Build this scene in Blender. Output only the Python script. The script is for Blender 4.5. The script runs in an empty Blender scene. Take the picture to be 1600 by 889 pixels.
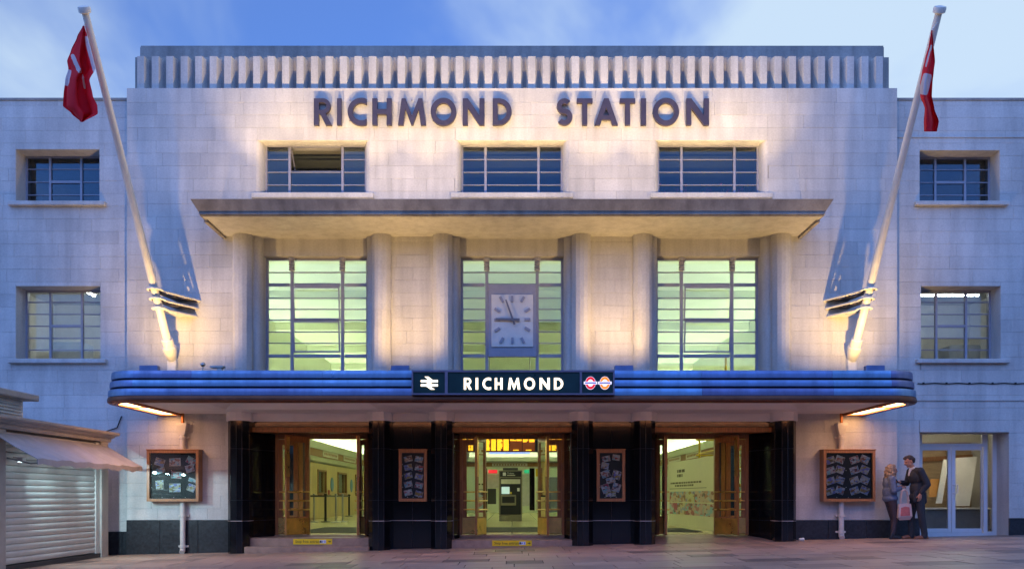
import bpy, bmesh, math, random
from mathutils import Vector, Matrix
R = math.radians
sc = bpy.context.scene
C = sc.collection
random.seed(7)

# ------------------------------------------------------------------ camera
E = 1.05            # eye height
D = 19.7            # camera to facade
F = 1379.0          # focal length in pixels of the 1600 px wide photograph
cam = bpy.data.cameras.new('camera')
cam.sensor_width = 36.0
cam.lens = F / 1600 * 36
cam.shift_y = (775 - 444.5) / 1600
cam.clip_start = 0.1
cam.clip_end = 2000
co = bpy.data.objects.new('camera', cam)
C.objects.link(co)
co.location = (0, -D, E)
co.rotation_euler = (R(90), 0, 0)
sc.camera = co

# ------------------------------------------------------------------ sky, sun, exposure
CLOUD = (2.3, 0.6, 1.0)
SUN_EL, SUN_ROT = R(4), R(200)
world = bpy.data.worlds.new('World')
sc.world = world
world.use_nodes = True
nt = world.node_tree
nt.nodes.clear()
out = nt.nodes.new('ShaderNodeOutputWorld')
sky = nt.nodes.new('ShaderNodeTexSky')
sky.sky_type = 'NISHITA'
sky.sun_disc = False
sky.sun_elevation = SUN_EL
sky.sun_rotation = SUN_ROT
sky.ozone_density = 6.0
sky.air_density = 1.3
sky.dust_density = 0.3
bg = nt.nodes.new('ShaderNodeBackground')
bg.inputs['Strength'].default_value = 0.15
tint = nt.nodes.new('ShaderNodeMix'); tint.data_type = 'RGBA'; tint.blend_type = 'MULTIPLY'
tint.inputs[0].default_value = 1.0
tint.inputs[7].default_value = (0.30, 0.76, 1.25, 1)      # blue hour
nt.links.new(sky.outputs[0], tint.inputs[6])
nt.links.new(tint.outputs[2], bg.inputs['Color'])
tc = nt.nodes.new('ShaderNodeTexCoord')
sep = nt.nodes.new('ShaderNodeSeparateXYZ')
nt.links.new(tc.outputs['Generated'], sep.inputs[0])
mx = nt.nodes.new('ShaderNodeMath'); mx.operation = 'MAXIMUM'; mx.inputs[1].default_value = 0.06
nt.links.new(sep.outputs[2], mx.inputs[0])
dx = nt.nodes.new('ShaderNodeMath'); dx.operation = 'DIVIDE'
dy = nt.nodes.new('ShaderNodeMath'); dy.operation = 'DIVIDE'
nt.links.new(sep.outputs[0], dx.inputs[0]); nt.links.new(mx.outputs[0], dx.inputs[1])
nt.links.new(sep.outputs[1], dy.inputs[0]); nt.links.new(mx.outputs[0], dy.inputs[1])
cmb = nt.nodes.new('ShaderNodeCombineXYZ')
nt.links.new(dx.outputs[0], cmb.inputs[0]); nt.links.new(dy.outputs[0], cmb.inputs[1])
mp = nt.nodes.new('ShaderNodeMapping')
mp.inputs['Location'].default_value = CLOUD
mp.inputs['Rotation'].default_value = (0, 0, R(-28))
mp.inputs['Scale'].default_value = (0.75, 0.28, 1)
nt.links.new(cmb.outputs[0], mp.inputs[0])
nz = nt.nodes.new('ShaderNodeTexNoise')
nz.inputs['Scale'].default_value = 1.15
nz.inputs['Detail'].default_value = 6
nz.inputs['Roughness'].default_value = 0.52
nz.inputs['Distortion'].default_value = 0.5
nt.links.new(mp.outputs[0], nz.inputs['Vector'])
rp = nt.nodes.new('ShaderNodeValToRGB')
rp.color_ramp.interpolation = 'EASE'
rp.color_ramp.elements[0].position = 0.40
rp.color_ramp.elements[0].color = (0.17, 0.17, 0.17, 1)
rp.color_ramp.elements[1].position = 0.63
rp.color_ramp.elements[1].color = (0.9, 0.9, 0.9, 1)
nt.links.new(nz.outputs[0], rp.inputs[0])
bgc = nt.nodes.new('ShaderNodeBackground')
bgc.inputs['Color'].default_value = (0.68, 0.85, 1.0, 1)
bgc.inputs['Strength'].default_value = 0.37
ms = nt.nodes.new('ShaderNodeMixShader')
nt.links.new(rp.outputs[0], ms.inputs[0])
nt.links.new(bg.outputs[0], ms.inputs[1])
nt.links.new(bgc.outputs[0], ms.inputs[2])
nt.links.new(ms.outputs[0], out.inputs['Surface'])

sl = bpy.data.lights.new('sun', 'SUN')
sl.energy = 0.85
sl.angle = R(110)
sl.color = (0.08, 0.26, 1.0)
so = bpy.data.objects.new('sun', sl)
C.objects.link(so)
# low afterglow from behind the camera, a little to the left
so.rotation_euler = (R(62), 0, R(-18))

sc.view_settings.view_transform = 'Standard'
sc.view_settings.look = 'None'
sc.view_settings.gamma = 1
sc.view_settings.use_curve_mapping = False
sc.view_settings.exposure = 1.4
sc.render.engine = 'CYCLES'
sc.cycles.use_denoising = True
sc.cycles.max_bounces = 7
sc.cycles.diffuse_bounces = 4
sc.cycles.transparent_max_bounces = 12
sc.cycles.sample_clamp_indirect = 4.0
sc.cycles.caustics_reflective = False
sc.cycles.caustics_refractive = False

# ------------------------------------------------------------------ helpers
ORG = {}            # world origin of each object used as a parent

def W(px, py, Y):   # a point of the photograph at depth Y -> world
    d = D + Y
    return Vector(((px - 800) * d / F, Y, (775 - py) * d / F + E))

def wx(px, Y=0.0): return (px - 800) * (D + Y) / F
def wz(py, Y=0.0): return (775 - py) * (D + Y) / F + E
def gz(x): return -0.06 + 0.022 * max(-13.0, min(13.0, x))

def tag(o, label=None, cat=None, group=None, kind=None):
    if label: o['label'] = label
    if cat: o['category'] = cat
    if group: o['group'] = group
    if kind: o['kind'] = kind
    return o

def empty(name, loc=(0, 0, 0), label=None, cat=None, group=None, parent=None):
    o = bpy.data.objects.new(name, None)
    o.empty_display_size = 0.2
    C.objects.link(o)
    base = ORG[parent.name] if parent else Vector((0, 0, 0))
    o.location = Vector(loc) - base
    if parent: o.parent = parent
    ORG[o.name] = Vector(loc)
    return tag(o, label, cat, group)

class MB:
    def __init__(s): s.v = []; s.f = []; s.m = []
    def add(s, vs, fs, mi=0):
        n = len(s.v)
        s.v += [tuple(v) for v in vs]
        s.f += [tuple(i + n for i in f) for f in fs]
        s.m += [mi] * len(fs)
        return s
    def box(s, x0, x1, y0, y1, z0, z1, mi=0):
        vs = [(x0, y0, z0), (x1, y0, z0), (x1, y1, z0), (x0, y1, z0), (x0, y0, z1), (x1, y0, z1), (x1, y1, z1), (x0, y1, z1)]
        return s.add(vs, [(0, 3, 2, 1), (4, 5, 6, 7), (0, 1, 5, 4), (1, 2, 6, 5), (2, 3, 7, 6), (3, 0, 4, 7)], mi)
    def cbox(s, x0, x1, y0, y1, z0, z1, c=0.004, mi=0):
        # box whose front (-Y) face is chamfered by c
        vs = [(x0, y1, z0), (x1, y1, z0), (x1, y1, z1), (x0, y1, z1),
              (x0, y0 + c, z0), (x1, y0 + c, z0), (x1, y0 + c, z1), (x0, y0 + c, z1),
              (x0 + c, y0, z0 + c), (x1 - c, y0, z0 + c), (x1 - c, y0, z1 - c), (x0 + c, y0, z1 - c)]
        fs = [(8, 9, 10, 11)]
        for i in range(4):
            j = (i + 1) % 4
            fs.append((4 + i, 4 + j, 8 + j, 8 + i)); fs.append((i, j, 4 + j, 4 + i))
        return s.add(vs, fs, mi)
    def bbox(s, x0, x1, y0, y1, z0, z1, c=0.01, mi=0):
        # box with all 12 edges chamfered
        vs = []; idx = {}
        xs = (x0, x1); ys = (y0, y1); zs = (z0, z1)
        for i in (0, 1):
            for j in (0, 1):
                for k in (0, 1):
                    sx, sy, sz = (1 - 2 * i) * c, (1 - 2 * j) * c, (1 - 2 * k) * c
                    for a in range(3):
                        p = [xs[i] + sx, ys[j] + sy, zs[k] + sz]
                        p[a] = (xs[i], ys[j], zs[k])[a]
                        idx[i, j, k, a] = len(vs); vs.append(tuple(p))
        bm = bmesh.new()
        for v in vs: bm.verts.new(v)
        r = bmesh.ops.convex_hull(bm, input=bm.verts)
        bm.verts.index_update()
        V = [v.co[:] for v in bm.verts]
        Fc = [tuple(v.index for v in f.verts) for f in bm.faces]
        bm.free()
        return s.add(V, Fc, mi)
    def hull(s, pts, mi=0):
        bm = bmesh.new()
        for v in pts: bm.verts.new(v)
        r = bmesh.ops.convex_hull(bm, input=bm.verts)
        bad = [e for e in r['geom_interior'] if isinstance(e, bmesh.types.BMVert)] + [e for e in r['geom_unused'] if isinstance(e, bmesh.types.BMVert)]
        if bad: bmesh.ops.delete(bm, geom=list(set(bad)), context='VERTS')
        bmesh.ops.recalc_face_normals(bm, faces=bm.faces)
        bm.verts.index_update()
        V = [v.co[:] for v in bm.verts]
        Fc = [tuple(v.index for v in f.verts) for f in bm.faces]
        bm.free()
        return s.add(V, Fc, mi)
    def prism(s, poly, ax, a, b, mi=0):
        # poly: list of 2-D points, extruded along axis ax from a to b
        def P(u, w, t):
            return {'x': (t, u, w), 'y': (u, t, w), 'z': (u, w, t)}[ax]
        n = len(poly)
        vs = [P(u, w, a) for u, w in poly] + [P(u, w, b) for u, w in poly]
        fs = [tuple(range(n))[::-1], tuple(range(n, 2 * n))]
        for i in range(n):
            j = (i + 1) % n
            fs.append((i, j, n + j, n + i))
        return s.add(vs, fs, mi)
    def tube(s, p0, p1, r0, r1=None, n=12, mi=0, cap=True):
        r1 = r0 if r1 is None else r1
        p0, p1 = Vector(p0), Vector(p1)
        d = (p1 - p0).normalized()
        u = d.orthogonal().normalized(); w = d.cross(u)
        vs = []
        for p, r in ((p0, r0), (p1, r1)):
            for i in range(n):
                a = 2 * math.pi * i / n
                vs.append(p + (u * math.cos(a) + w * math.sin(a)) * r)
        fs = [(i, (i + 1) % n, n + (i + 1) % n, n + i) for i in range(n)]
        if cap: fs += [tuple(range(n))[::-1], tuple(range(n, 2 * n))]
        return s.add(vs, fs, mi)
    def path(s, pts, r, n=8, mi=0):
        pts = [Vector(p) for p in pts]
        vs = []; up = None
        for i, p in enumerate(pts):
            d = (pts[min(i + 1, len(pts) - 1)] - pts[max(i - 1, 0)]).normalized()
            u = d.orthogonal().normalized() if up is None else (up - d * up.dot(d)).normalized()
            up = u
            w = d.cross(u)
            rr = r[i] if isinstance(r, (list, tuple)) else r
            for k in range(n):
                a = 2 * math.pi * k / n
                vs.append(p + (u * math.cos(a) + w * math.sin(a)) * rr)
        fs = []
        for i in range(len(pts) - 1):
            for k in range(n):
                fs.append((i * n + k, i * n + (k + 1) % n, (i + 1) * n + (k + 1) % n, (i + 1) * n + k))
        fs += [tuple(range(n))[::-1], tuple(range((len(pts) - 1) * n, len(pts) * n))]
        return s.add(vs, fs, mi)
    def lathe(s, prof, o=(0, 0, 0), ax=(0, 0, 1), n=16, mi=0):
        ax = Vector(ax).normalized(); u = ax.orthogonal().normalized(); w = ax.cross(u); o = Vector(o)
        vs = []
        for r, z in prof:
            for i in range(n):
                a = 2 * math.pi * i / n
                vs.append(o + ax * z + (u * math.cos(a) + w * math.sin(a)) * max(r, 1e-4))
        fs = []
        for k in range(len(prof) - 1):
            for i in range(n):
                fs.append((k * n + i, k * n + (i + 1) % n, (k + 1) * n + (i + 1) % n, (k + 1) * n + i))
        fs += [tuple(range(n))[::-1], tuple(range((len(prof) - 1) * n, len(prof) * n))]
        return s.add(vs, fs, mi)
    def ball(s, c, r, n=10, m=7, mi=0):
        rx, ry, rz = r if isinstance(r, (tuple, list)) else (r, r, r)
        vs = []; fs = []
        for j in range(m + 1):
            t = math.pi * j / m
            for i in range(n):
                a = 2 * math.pi * i / n
                q = max(math.sin(t), 1e-3)
                vs.append((c[0] + rx * q * math.cos(a), c[1] + ry * q * math.sin(a), c[2] + rz * math.cos(t)))
        for j in range(m):
            for i in range(n):
                fs.append((j * n + i, (j + 1) * n + i, (j + 1) * n + (i + 1) % n, j * n + (i + 1) % n))
        fs += [tuple(range(n)), tuple(range(m * n, (m + 1) * n))[::-1]]
        return s.add(vs, fs, mi)
    def wall(s, x0, x1, z0, z1, holes, y0, y1, mi=0):
        # slab in the XZ plane with rectangular holes, closed all round
        xs = sorted({x0, x1} | {min(max(h[i], x0), x1) for h in holes for i in (0, 1)})
        zs = sorted({z0, z1} | {min(max(h[i], z0), z1) for h in holes for i in (2, 3)})
        nx, nz_ = len(xs) - 1, len(zs) - 1
        def solid(i, k):
            if i < 0 or k < 0 or i >= nx or k >= nz_: return False
            cx, cz = (xs[i] + xs[i + 1]) / 2, (zs[k] + zs[k + 1]) / 2
            return not any(h[0] < cx < h[1] and h[2] < cz < h[3] for h in holes)
        for i in range(nx):
            for k in range(nz_):
                if not solid(i, k): continue
                a, b, c, d = xs[i], xs[i + 1], zs[k], zs[k + 1]
                s.add([(a, y0, c), (b, y0, c), (b, y0, d), (a, y0, d)], [(0, 1, 2, 3)], mi)
                s.add([(a, y1, c), (b, y1, c), (b, y1, d), (a, y1, d)], [(3, 2, 1, 0)], mi)
                if not solid(i - 1, k): s.add([(a, y0, c), (a, y0, d), (a, y1, d), (a, y1, c)], [(0, 1, 2, 3)], mi)
                if not solid(i + 1, k): s.add([(b, y0, c), (b, y1, c), (b, y1, d), (b, y0, d)], [(0, 1, 2, 3)], mi)
                if not solid(i, k - 1): s.add([(a, y0, c), (a, y1, c), (b, y1, c), (b, y0, c)], [(0, 1, 2, 3)], mi)
                if not solid(i, k + 1): s.add([(a, y0, d), (b, y0, d), (b, y1, d), (a, y1, d)], [(0, 1, 2, 3)], mi)
        return s
    def build(s, name, mat, parent=None, smooth=False, tone=None, kind=None):
        base = ORG[parent.name] if parent else Vector((0, 0, 0))
        me = bpy.data.meshes.new(name)
        me.from_pydata([tuple(Vector(v) - base) for v in s.v], [], s.f)
        for m in (mat if isinstance(mat, (list, tuple)) else [mat]): me.materials.append(m)
        for p, mi in zip(me.polygons, s.m):
            p.material_index = mi
            p.use_smooth = smooth
        if tone is not None:
            a = me.attributes.new('tone', 'FLOAT', 'FACE')
            a.data.foreach_set('value', tone if isinstance(tone, list) else [tone] * len(me.polygons))
        me.update()
        o = bpy.data.objects.new(name, me)
        C.objects.link(o)
        if parent: o.parent = parent
        ORG[o.name] = base.copy()
        if kind: o['kind'] = kind
        return o

def fixn(o):        # consistent outward normals
    bm = bmesh.new(); bm.from_mesh(o.data)
    bmesh.ops.remove_doubles(bm, verts=bm.verts, dist=1e-5)
    bmesh.ops.recalc_face_normals(bm, faces=bm.faces)
    bm.to_mesh(o.data); bm.free()
    return o

def autosmooth(o, ang=35):
    fixn(o)
    bm = bmesh.new(); bm.from_mesh(o.data)
    for f in bm.faces: f.smooth = True
    for e in bm.edges:
        if len(e.link_faces) != 2 or e.calc_face_angle(0) > R(ang): e.smooth = False
    bm.to_mesh(o.data); bm.free()
    return o

# ------------------------------------------------------------------ materials
def mat(name):
    m = bpy.data.materials.new(name); m.use_nodes = True
    n = m.node_tree.nodes
    return m, n, m.node_tree.links, n['Principled BSDF']

def simple(name, col, rough=0.6, metal=0.0, var=0.12, scale=6.0, bump=0.0, bscale=40.0, spec=0.5, stretch=None, coat=0.0, rvar=0.1):
    m, n, l, b = mat(name)
    b.inputs['Roughness'].default_value = rough
    b.inputs['Metallic'].default_value = metal
    b.inputs['Specular IOR Level'].default_value = spec
    b.inputs['Coat Weight'].default_value = coat
    t = n.new('ShaderNodeTexCoord')
    vec = t.outputs['Object']
    if stretch:
        mpn = n.new('ShaderNodeMapping'); mpn.inputs['Scale'].default_value = stretch
        l.new(vec, mpn.inputs[0]); vec = mpn.outputs[0]
    z = n.new('ShaderNodeTexNoise'); z.inputs['Scale'].default_value = scale; z.inputs['Detail'].default_value = 6
    z.inputs['Roughness'].default_value = 0.6
    l.new(vec, z.inputs['Vector'])
    r = n.new('ShaderNodeValToRGB')
    r.color_ramp.elements[0].position = 0.3; r.color_ramp.elements[1].position = 0.7
    r.color_ramp.elements[0].color = tuple(max(0, c * (1 - var)) for c in col) + (1,)
    r.color_ramp.elements[1].color = tuple(min(1, c * (1 + var)) for c in col) + (1,)
    l.new(z.outputs[0], r.inputs[0]); l.new(r.outputs[0], b.inputs['Base Color'])
    if rvar:
        mr = n.new('ShaderNodeMapRange')
        mr.inputs[3].default_value = max(0.02, rough - rvar); mr.inputs[4].default_value = min(1, rough + rvar)
        l.new(z.outputs[0], mr.inputs[0]); l.new(mr.outputs[0], b.inputs['Roughness'])
    if bump:
        z2 = n.new('ShaderNodeTexNoise'); z2.inputs['Scale'].default_value = bscale; z2.inputs['Detail'].default_value = 4
        l.new(vec, z2.inputs['Vector'])
        bp = n.new('ShaderNodeBump'); bp.inputs['Strength'].default_value = bump; bp.inputs['Distance'].default_value = 0.01
        l.new(z2.outputs[0], bp.inputs['Height']); l.new(bp.outputs[0], b.inputs['Normal'])
    return m

def emit(name, col, s):
    m, n, l, b = mat(name)
    b.inputs['Base Color'].default_value = (*col, 1)
    b.inputs['Emission Color'].default_value = (*col, 1)
    b.inputs['Emission Strength'].default_value = s
    return m

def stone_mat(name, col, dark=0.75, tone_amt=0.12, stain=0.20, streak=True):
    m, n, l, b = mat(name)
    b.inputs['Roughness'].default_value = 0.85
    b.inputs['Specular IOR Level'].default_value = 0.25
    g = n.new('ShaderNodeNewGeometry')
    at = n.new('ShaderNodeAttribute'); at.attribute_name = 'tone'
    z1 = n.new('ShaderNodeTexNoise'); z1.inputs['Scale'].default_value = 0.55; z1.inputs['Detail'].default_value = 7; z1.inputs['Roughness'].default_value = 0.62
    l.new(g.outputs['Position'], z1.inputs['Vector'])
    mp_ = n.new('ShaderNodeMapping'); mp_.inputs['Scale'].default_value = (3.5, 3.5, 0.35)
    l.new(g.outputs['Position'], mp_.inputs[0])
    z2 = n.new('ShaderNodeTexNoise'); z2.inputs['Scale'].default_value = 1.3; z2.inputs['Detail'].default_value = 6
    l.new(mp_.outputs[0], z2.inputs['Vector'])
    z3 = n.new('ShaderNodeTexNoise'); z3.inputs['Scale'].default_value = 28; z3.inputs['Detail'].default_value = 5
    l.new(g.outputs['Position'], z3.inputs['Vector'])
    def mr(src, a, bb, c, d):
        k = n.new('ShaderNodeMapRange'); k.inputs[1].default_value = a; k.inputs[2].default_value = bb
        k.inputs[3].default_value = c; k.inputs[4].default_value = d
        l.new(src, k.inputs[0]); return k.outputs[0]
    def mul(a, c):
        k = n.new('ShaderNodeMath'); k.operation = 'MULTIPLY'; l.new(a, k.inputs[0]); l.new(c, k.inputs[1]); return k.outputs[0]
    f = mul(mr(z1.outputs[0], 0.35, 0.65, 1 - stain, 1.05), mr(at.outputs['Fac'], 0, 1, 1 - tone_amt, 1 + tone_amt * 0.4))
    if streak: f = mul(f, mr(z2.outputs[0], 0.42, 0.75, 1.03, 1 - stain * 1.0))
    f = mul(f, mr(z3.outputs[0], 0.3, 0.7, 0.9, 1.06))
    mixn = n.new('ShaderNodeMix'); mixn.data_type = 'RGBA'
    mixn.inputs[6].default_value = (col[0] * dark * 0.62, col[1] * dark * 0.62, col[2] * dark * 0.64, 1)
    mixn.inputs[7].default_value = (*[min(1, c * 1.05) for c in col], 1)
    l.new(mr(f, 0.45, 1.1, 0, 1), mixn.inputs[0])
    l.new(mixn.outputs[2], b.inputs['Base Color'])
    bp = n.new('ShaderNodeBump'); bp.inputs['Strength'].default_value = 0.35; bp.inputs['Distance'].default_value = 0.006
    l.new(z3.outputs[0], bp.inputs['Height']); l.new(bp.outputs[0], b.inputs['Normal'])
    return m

def glass_mat(name, tint=(1, 1, 1), refl=1.0, ior=1.5, rough=0.0):
    m, n, l, b = mat(name)
    n.remove(b)
    o = n['Material Output']
    tr = n.new('ShaderNodeBsdfTransparent'); tr.inputs[0].default_value = (*tint, 1)
    gl = n.new('ShaderNodeBsdfGlossy'); gl.inputs['Roughness'].default_value = rough
    gl.inputs['Color'].default_value = (refl, refl, refl, 1)
    fr = n.new('ShaderNodeFresnel'); fr.inputs['IOR'].default_value = ior
    mxs = n.new('ShaderNodeMixShader')
    l.new(fr.outputs[0], mxs.inputs[0]); l.new(tr.outputs[0], mxs.inputs[1]); l.new(gl.outputs[0], mxs.inputs[2])
    l.new(mxs.outputs[0], o.inputs['Surface'])
    return m

M = {}
M['stone'] = stone_mat('portland_stone', (0.65, 0.635, 0.62))
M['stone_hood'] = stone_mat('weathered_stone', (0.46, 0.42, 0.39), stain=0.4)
M['stone_band'] = stone_mat('parapet_stone', (0.46, 0.43, 0.41), stain=0.35)
M['joint'] = simple('mortar', (0.30, 0.27, 0.24), 0.9)
M['frame'] = simple('window_paint', (0.33, 0.33, 0.40), 0.45, var=0.08)
M['glass'] = glass_mat('window_glass', (0.92, 0.96, 0.95))
M['glass_dark'] = glass_mat('office_glass', (0.80, 0.88, 0.92), ior=1.5)
M['tile'] = simple('black_tile', (0.005, 0.0055, 0.008), 0.12, var=0.3, spec=0.5, rvar=0.05)
M['grout'] = simple('tile_joint', (0.11, 0.10, 0.11), 0.8)
M['ledge'] = simple('ledge_stone', (0.35, 0.30, 0.30), 0.5)
M['granite'] = simple('dark_granite', (0.022, 0.025, 0.032), 0.35, var=0.5, scale=18, rvar=0.15)
M['canopy'] = simple('canopy_metal', (0.19, 0.24, 0.44), 0.36, metal=0.85, var=0.45, scale=1.3, rvar=0.16)
M['lip'] = simple('copper_lip', (0.16, 0.06, 0.035), 0.4, metal=0.7, var=0.3, scale=3)
M['copper'] = simple('copper_trim', (0.45, 0.17, 0.06), 0.35, metal=0.8, var=0.25, scale=5)
M['black'] = simple('black_paint', (0.008, 0.008, 0.010), 0.5)
M['soffit'] = simple('soffit_paint', (0.80, 0.77, 0.76), 0.7, var=0.06, scale=1.5)
M['white'] = simple('white_paint', (0.74, 0.72, 0.69), 0.45, var=0.06)
M['pipe'] = simple('pipe_paint', (0.62, 0.58, 0.55), 0.5, var=0.1)
M['letter'] = simple('bronze_letter', (0.055, 0.045, 0.07), 0.45, metal=0.25, var=0.2)
M['wood'] = simple('oak', (0.36, 0.15, 0.045), 0.38, var=0.35, scale=9, stretch=(6, 6, 0.5), coat=0.2)
M['case_wood'] = simple('case_oak', (0.34, 0.15, 0.055), 0.4, var=0.28, scale=9, stretch=(5, 5, 0.6), coat=0.2)
M['brass'] = simple('brass', (0.75, 0.48, 0.15), 0.30, metal=0.9, var=0.2, scale=5)
M['alu'] = simple('painted_aluminium', (0.70, 0.70, 0.72), 0.4, var=0.04)
M['shutter'] = simple('shutter_metal', (0.58, 0.57, 0.54), 0.5, var=0.08, scale=3)
M['awning'] = simple('awning_canvas', (0.40, 0.39, 0.43), 0.8, var=0.14, scale=3, bump=0.1)
M['kiosk'] = simple('kiosk_stone', (0.42, 0.38, 0.35), 0.75, var=0.15, scale=4, bump=0.1)
M['steel'] = simple('steel', (0.45, 0.45, 0.46), 0.35, metal=0.9)
M['yellow'] = simple('yellow_vinyl', (0.80, 0.55, 0.01), 0.5, var=0.06)
M['ink'] = simple('dark_ink', (0.02, 0.02, 0.022), 0.6)
M['dark_grey'] = simple('dark_grey', (0.05, 0.05, 0.055), 0.6)
M['step'] = simple('step_stone', (0.32, 0.21, 0.16), 0.5, var=0.25, scale=5, bump=0.1)

def slab_mat():
    m, n, l, b = mat('paving')
    at = n.new('ShaderNodeAttribute'); at.attribute_name = 'tone'
    g = n.new('ShaderNodeNewGeometry')
    z = n.new('ShaderNodeTexNoise'); z.inputs['Scale'].default_value = 1.6; z.inputs['Detail'].default_value = 8; z.inputs['Roughness'].default_value = 0.65
    l.new(g.outputs['Position'], z.inputs['Vector'])
    z3 = n.new('ShaderNodeTexNoise'); z3.inputs['Scale'].default_value = 45; z3.inputs['Detail'].default_value = 4
    l.new(g.outputs['Position'], z3.inputs['Vector'])
    r = n.new('ShaderNodeValToRGB')
    e = r.color_ramp.elements
    e[0].position = 0.0; e[0].color = (0.10, 0.075, 0.075, 1)
    e[1].position = 1.0; e[1].color = (0.50, 0.335, 0.255, 1)
    k = e.new(0.3); k.color = (0.29, 0.19, 0.15, 1)
    l.new(at.outputs['Fac'], r.inputs[0])
    mr = n.new('ShaderNodeMapRange'); mr.inputs[1].default_value = 0.3; mr.inputs[2].default_value = 0.7; mr.inputs[3].default_value = 0.8; mr.inputs[4].default_value = 1.12
    l.new(z.outputs[0], mr.inputs[0])
    vm = n.new('ShaderNodeVectorMath'); vm.operation = 'SCALE'
    l.new(r.outputs[0], vm.inputs[0]); l.new(mr.outputs[0], vm.inputs['Scale'])
    l.new(vm.outputs[0], b.inputs['Base Color'])
    mr2 = n.new('ShaderNodeMapRange'); mr2.inputs[1].default_value = 0.3; mr2.inputs[2].default_value = 0.7; mr2.inputs[3].default_value = 0.36; mr2.inputs[4].default_value = 0.52
    l.new(z.outputs[0], mr2.inputs[0]); l.new(mr2.outputs[0], b.inputs['Roughness'])
    bp = n.new('ShaderNodeBump'); bp.inputs['Strength'].default_value = 0.25; bp.inputs['Distance'].default_value = 0.004
    l.new(z3.outputs[0], bp.inputs['Height']); l.new(bp.outputs[0], b.inputs['Normal'])
    return m
M['paving'] = slab_mat()

def photo_mat(name, seed, hue, scl=(9, 9, 16)):
    # a printed picture: blotches of sky, stone and shade
    m, n, l, b = mat(name)
    b.inputs['Roughness'].default_value = 0.4
    oi = n.new('ShaderNodeObjectInfo')
    t = n.new('ShaderNodeTexCoord')
    mp_ = n.new('ShaderNodeMapping'); mp_.inputs['Scale'].default_value = scl
    ad = n.new('ShaderNodeVectorMath'); ad.operation = 'ADD'
    sc_ = n.new('ShaderNodeVectorMath'); sc_.operation = 'SCALE'; sc_.inputs['Scale'].default_value = 40 + seed
    l.new(oi.outputs['Random'], sc_.inputs[0]); l.new(t.outputs['Object'], mp_.inputs[0])
    l.new(mp_.outputs[0], ad.inputs[0]); l.new(sc_.outputs[0], ad.inputs[1])
    v = n.new('ShaderNodeTexVoronoi'); v.distance = 'MANHATTAN'; v.inputs['Scale'].default_value = 1.6
    l.new(ad.outputs[0], v.inputs['Vector'])
    r = n.new('ShaderNodeValToRGB')
    r.color_ramp.interpolation = 'LINEAR'
    e = r.color_ramp.elements
    e[0].color = (0.10, 0.08, 0.09, 1); e[1].color = (*hue, 1); e[1].position = 0.62
    k = e.new(0.2); k.color = (0.36, 0.20, 0.14, 1)
    k = e.new(0.4); k.color = (0.50, 0.44, 0.40, 1)
    k = e.new(0.85); k.color = (0.30, 0.38, 0.52, 1)
    sp = n.new('ShaderNodeSeparateColor')
    l.new(v.outputs['Color'], sp.inputs[0]); l.new(sp.outputs[0], r.inputs[0])
    hs = n.new('ShaderNodeHueSaturation'); hs.inputs['Saturation'].default_value = 1.5; hs.inputs['Value'].default_value = 1.15
    mh = n.new('ShaderNodeMapRange'); mh.inputs[3].default_value = 0.42; mh.inputs[4].default_value = 0.58
    l.new(oi.outputs['Random'], mh.inputs[0]); l.new(mh.outputs[0], hs.inputs['Hue'])
    l.new(r.outputs[0], hs.inputs['Color']); l.new(hs.outputs[0], b.inputs['Base Color'])
    return m
M['photo'] = photo_mat('printed_picture', 0, (0.62, 0.60, 0.62))
M['photo2'] = photo_mat('printed_picture_warm', 13, (0.55, 0.48, 0.36), (2.6, 2.6, 7))

def canopy_mat():
    # painted metal panels, each faded a little differently, with runs of grime
    m, n, l, b = mat('canopy_metal_panels')
    b.inputs['Metallic'].default_value = 0.8
    g = n.new('ShaderNodeNewGeometry'); oi = n.new('ShaderNodeObjectInfo')
    mp_ = n.new('ShaderNodeMapping'); mp_.inputs['Scale'].default_value = (1.6, 1.6, 0.5)
    l.new(g.outputs['Position'], mp_.inputs[0])
    z = n.new('ShaderNodeTexNoise'); z.inputs['Scale'].default_value = 1.5; z.inputs['Detail'].default_value = 7; z.inputs['Roughness'].default_value = 0.65
    l.new(mp_.outputs[0], z.inputs['Vector'])
    z2 = n.new('ShaderNodeTexNoise'); z2.inputs['Scale'].default_value = 0.6; z2.inputs['Detail'].default_value = 3
    l.new(g.outputs['Position'], z2.inputs['Vector'])
    ad = n.new('ShaderNodeMath'); ad.operation = 'ADD'
    l.new(oi.outputs['Random'], ad.inputs[0]); l.new(z2.outputs[0], ad.inputs[1])
    r = n.new('ShaderNodeValToRGB')
    e = r.color_ramp.elements
    e[0].position = 0.3; e[0].color = (0.21, 0.20, 0.37, 1)
    e[1].position = 1.3 / 1.3; e[1].color = (0.24, 0.42, 0.66, 1)
    k = e.new(0.65); k.color = (0.22, 0.31, 0.56, 1)
    ml = n.new('ShaderNodeMath'); ml.operation = 'MULTIPLY'; ml.inputs[1].default_value = 0.7
    l.new(ad.outputs[0], ml.inputs[0]); l.new(ml.outputs[0], r.inputs[0])
    mr = n.new('ShaderNodeMapRange'); mr.inputs[1].default_value = 0.35; mr.inputs[2].default_value = 0.7; mr.inputs[3].default_value = 0.95; mr.inputs[4].default_value = 0.55
    l.new(z.outputs[0], mr.inputs[0])
    vm = n.new('ShaderNodeVectorMath'); vm.operation = 'SCALE'
    l.new(r.outputs[0], vm.inputs[0]); l.new(mr.outputs[0], vm.inputs['Scale']); l.new(vm.outputs[0], b.inputs['Base Color'])
    m2 = n.new('ShaderNodeMapRange'); m2.inputs[1].default_value = 0.3; m2.inputs[2].default_value = 0.7; m2.inputs[3].default_value = 0.26; m2.inputs[4].default_value = 0.6
    l.new(z.outputs[0], m2.inputs[0]); l.new(m2.outputs[0], b.inputs['Roughness'])
    return m
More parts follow.
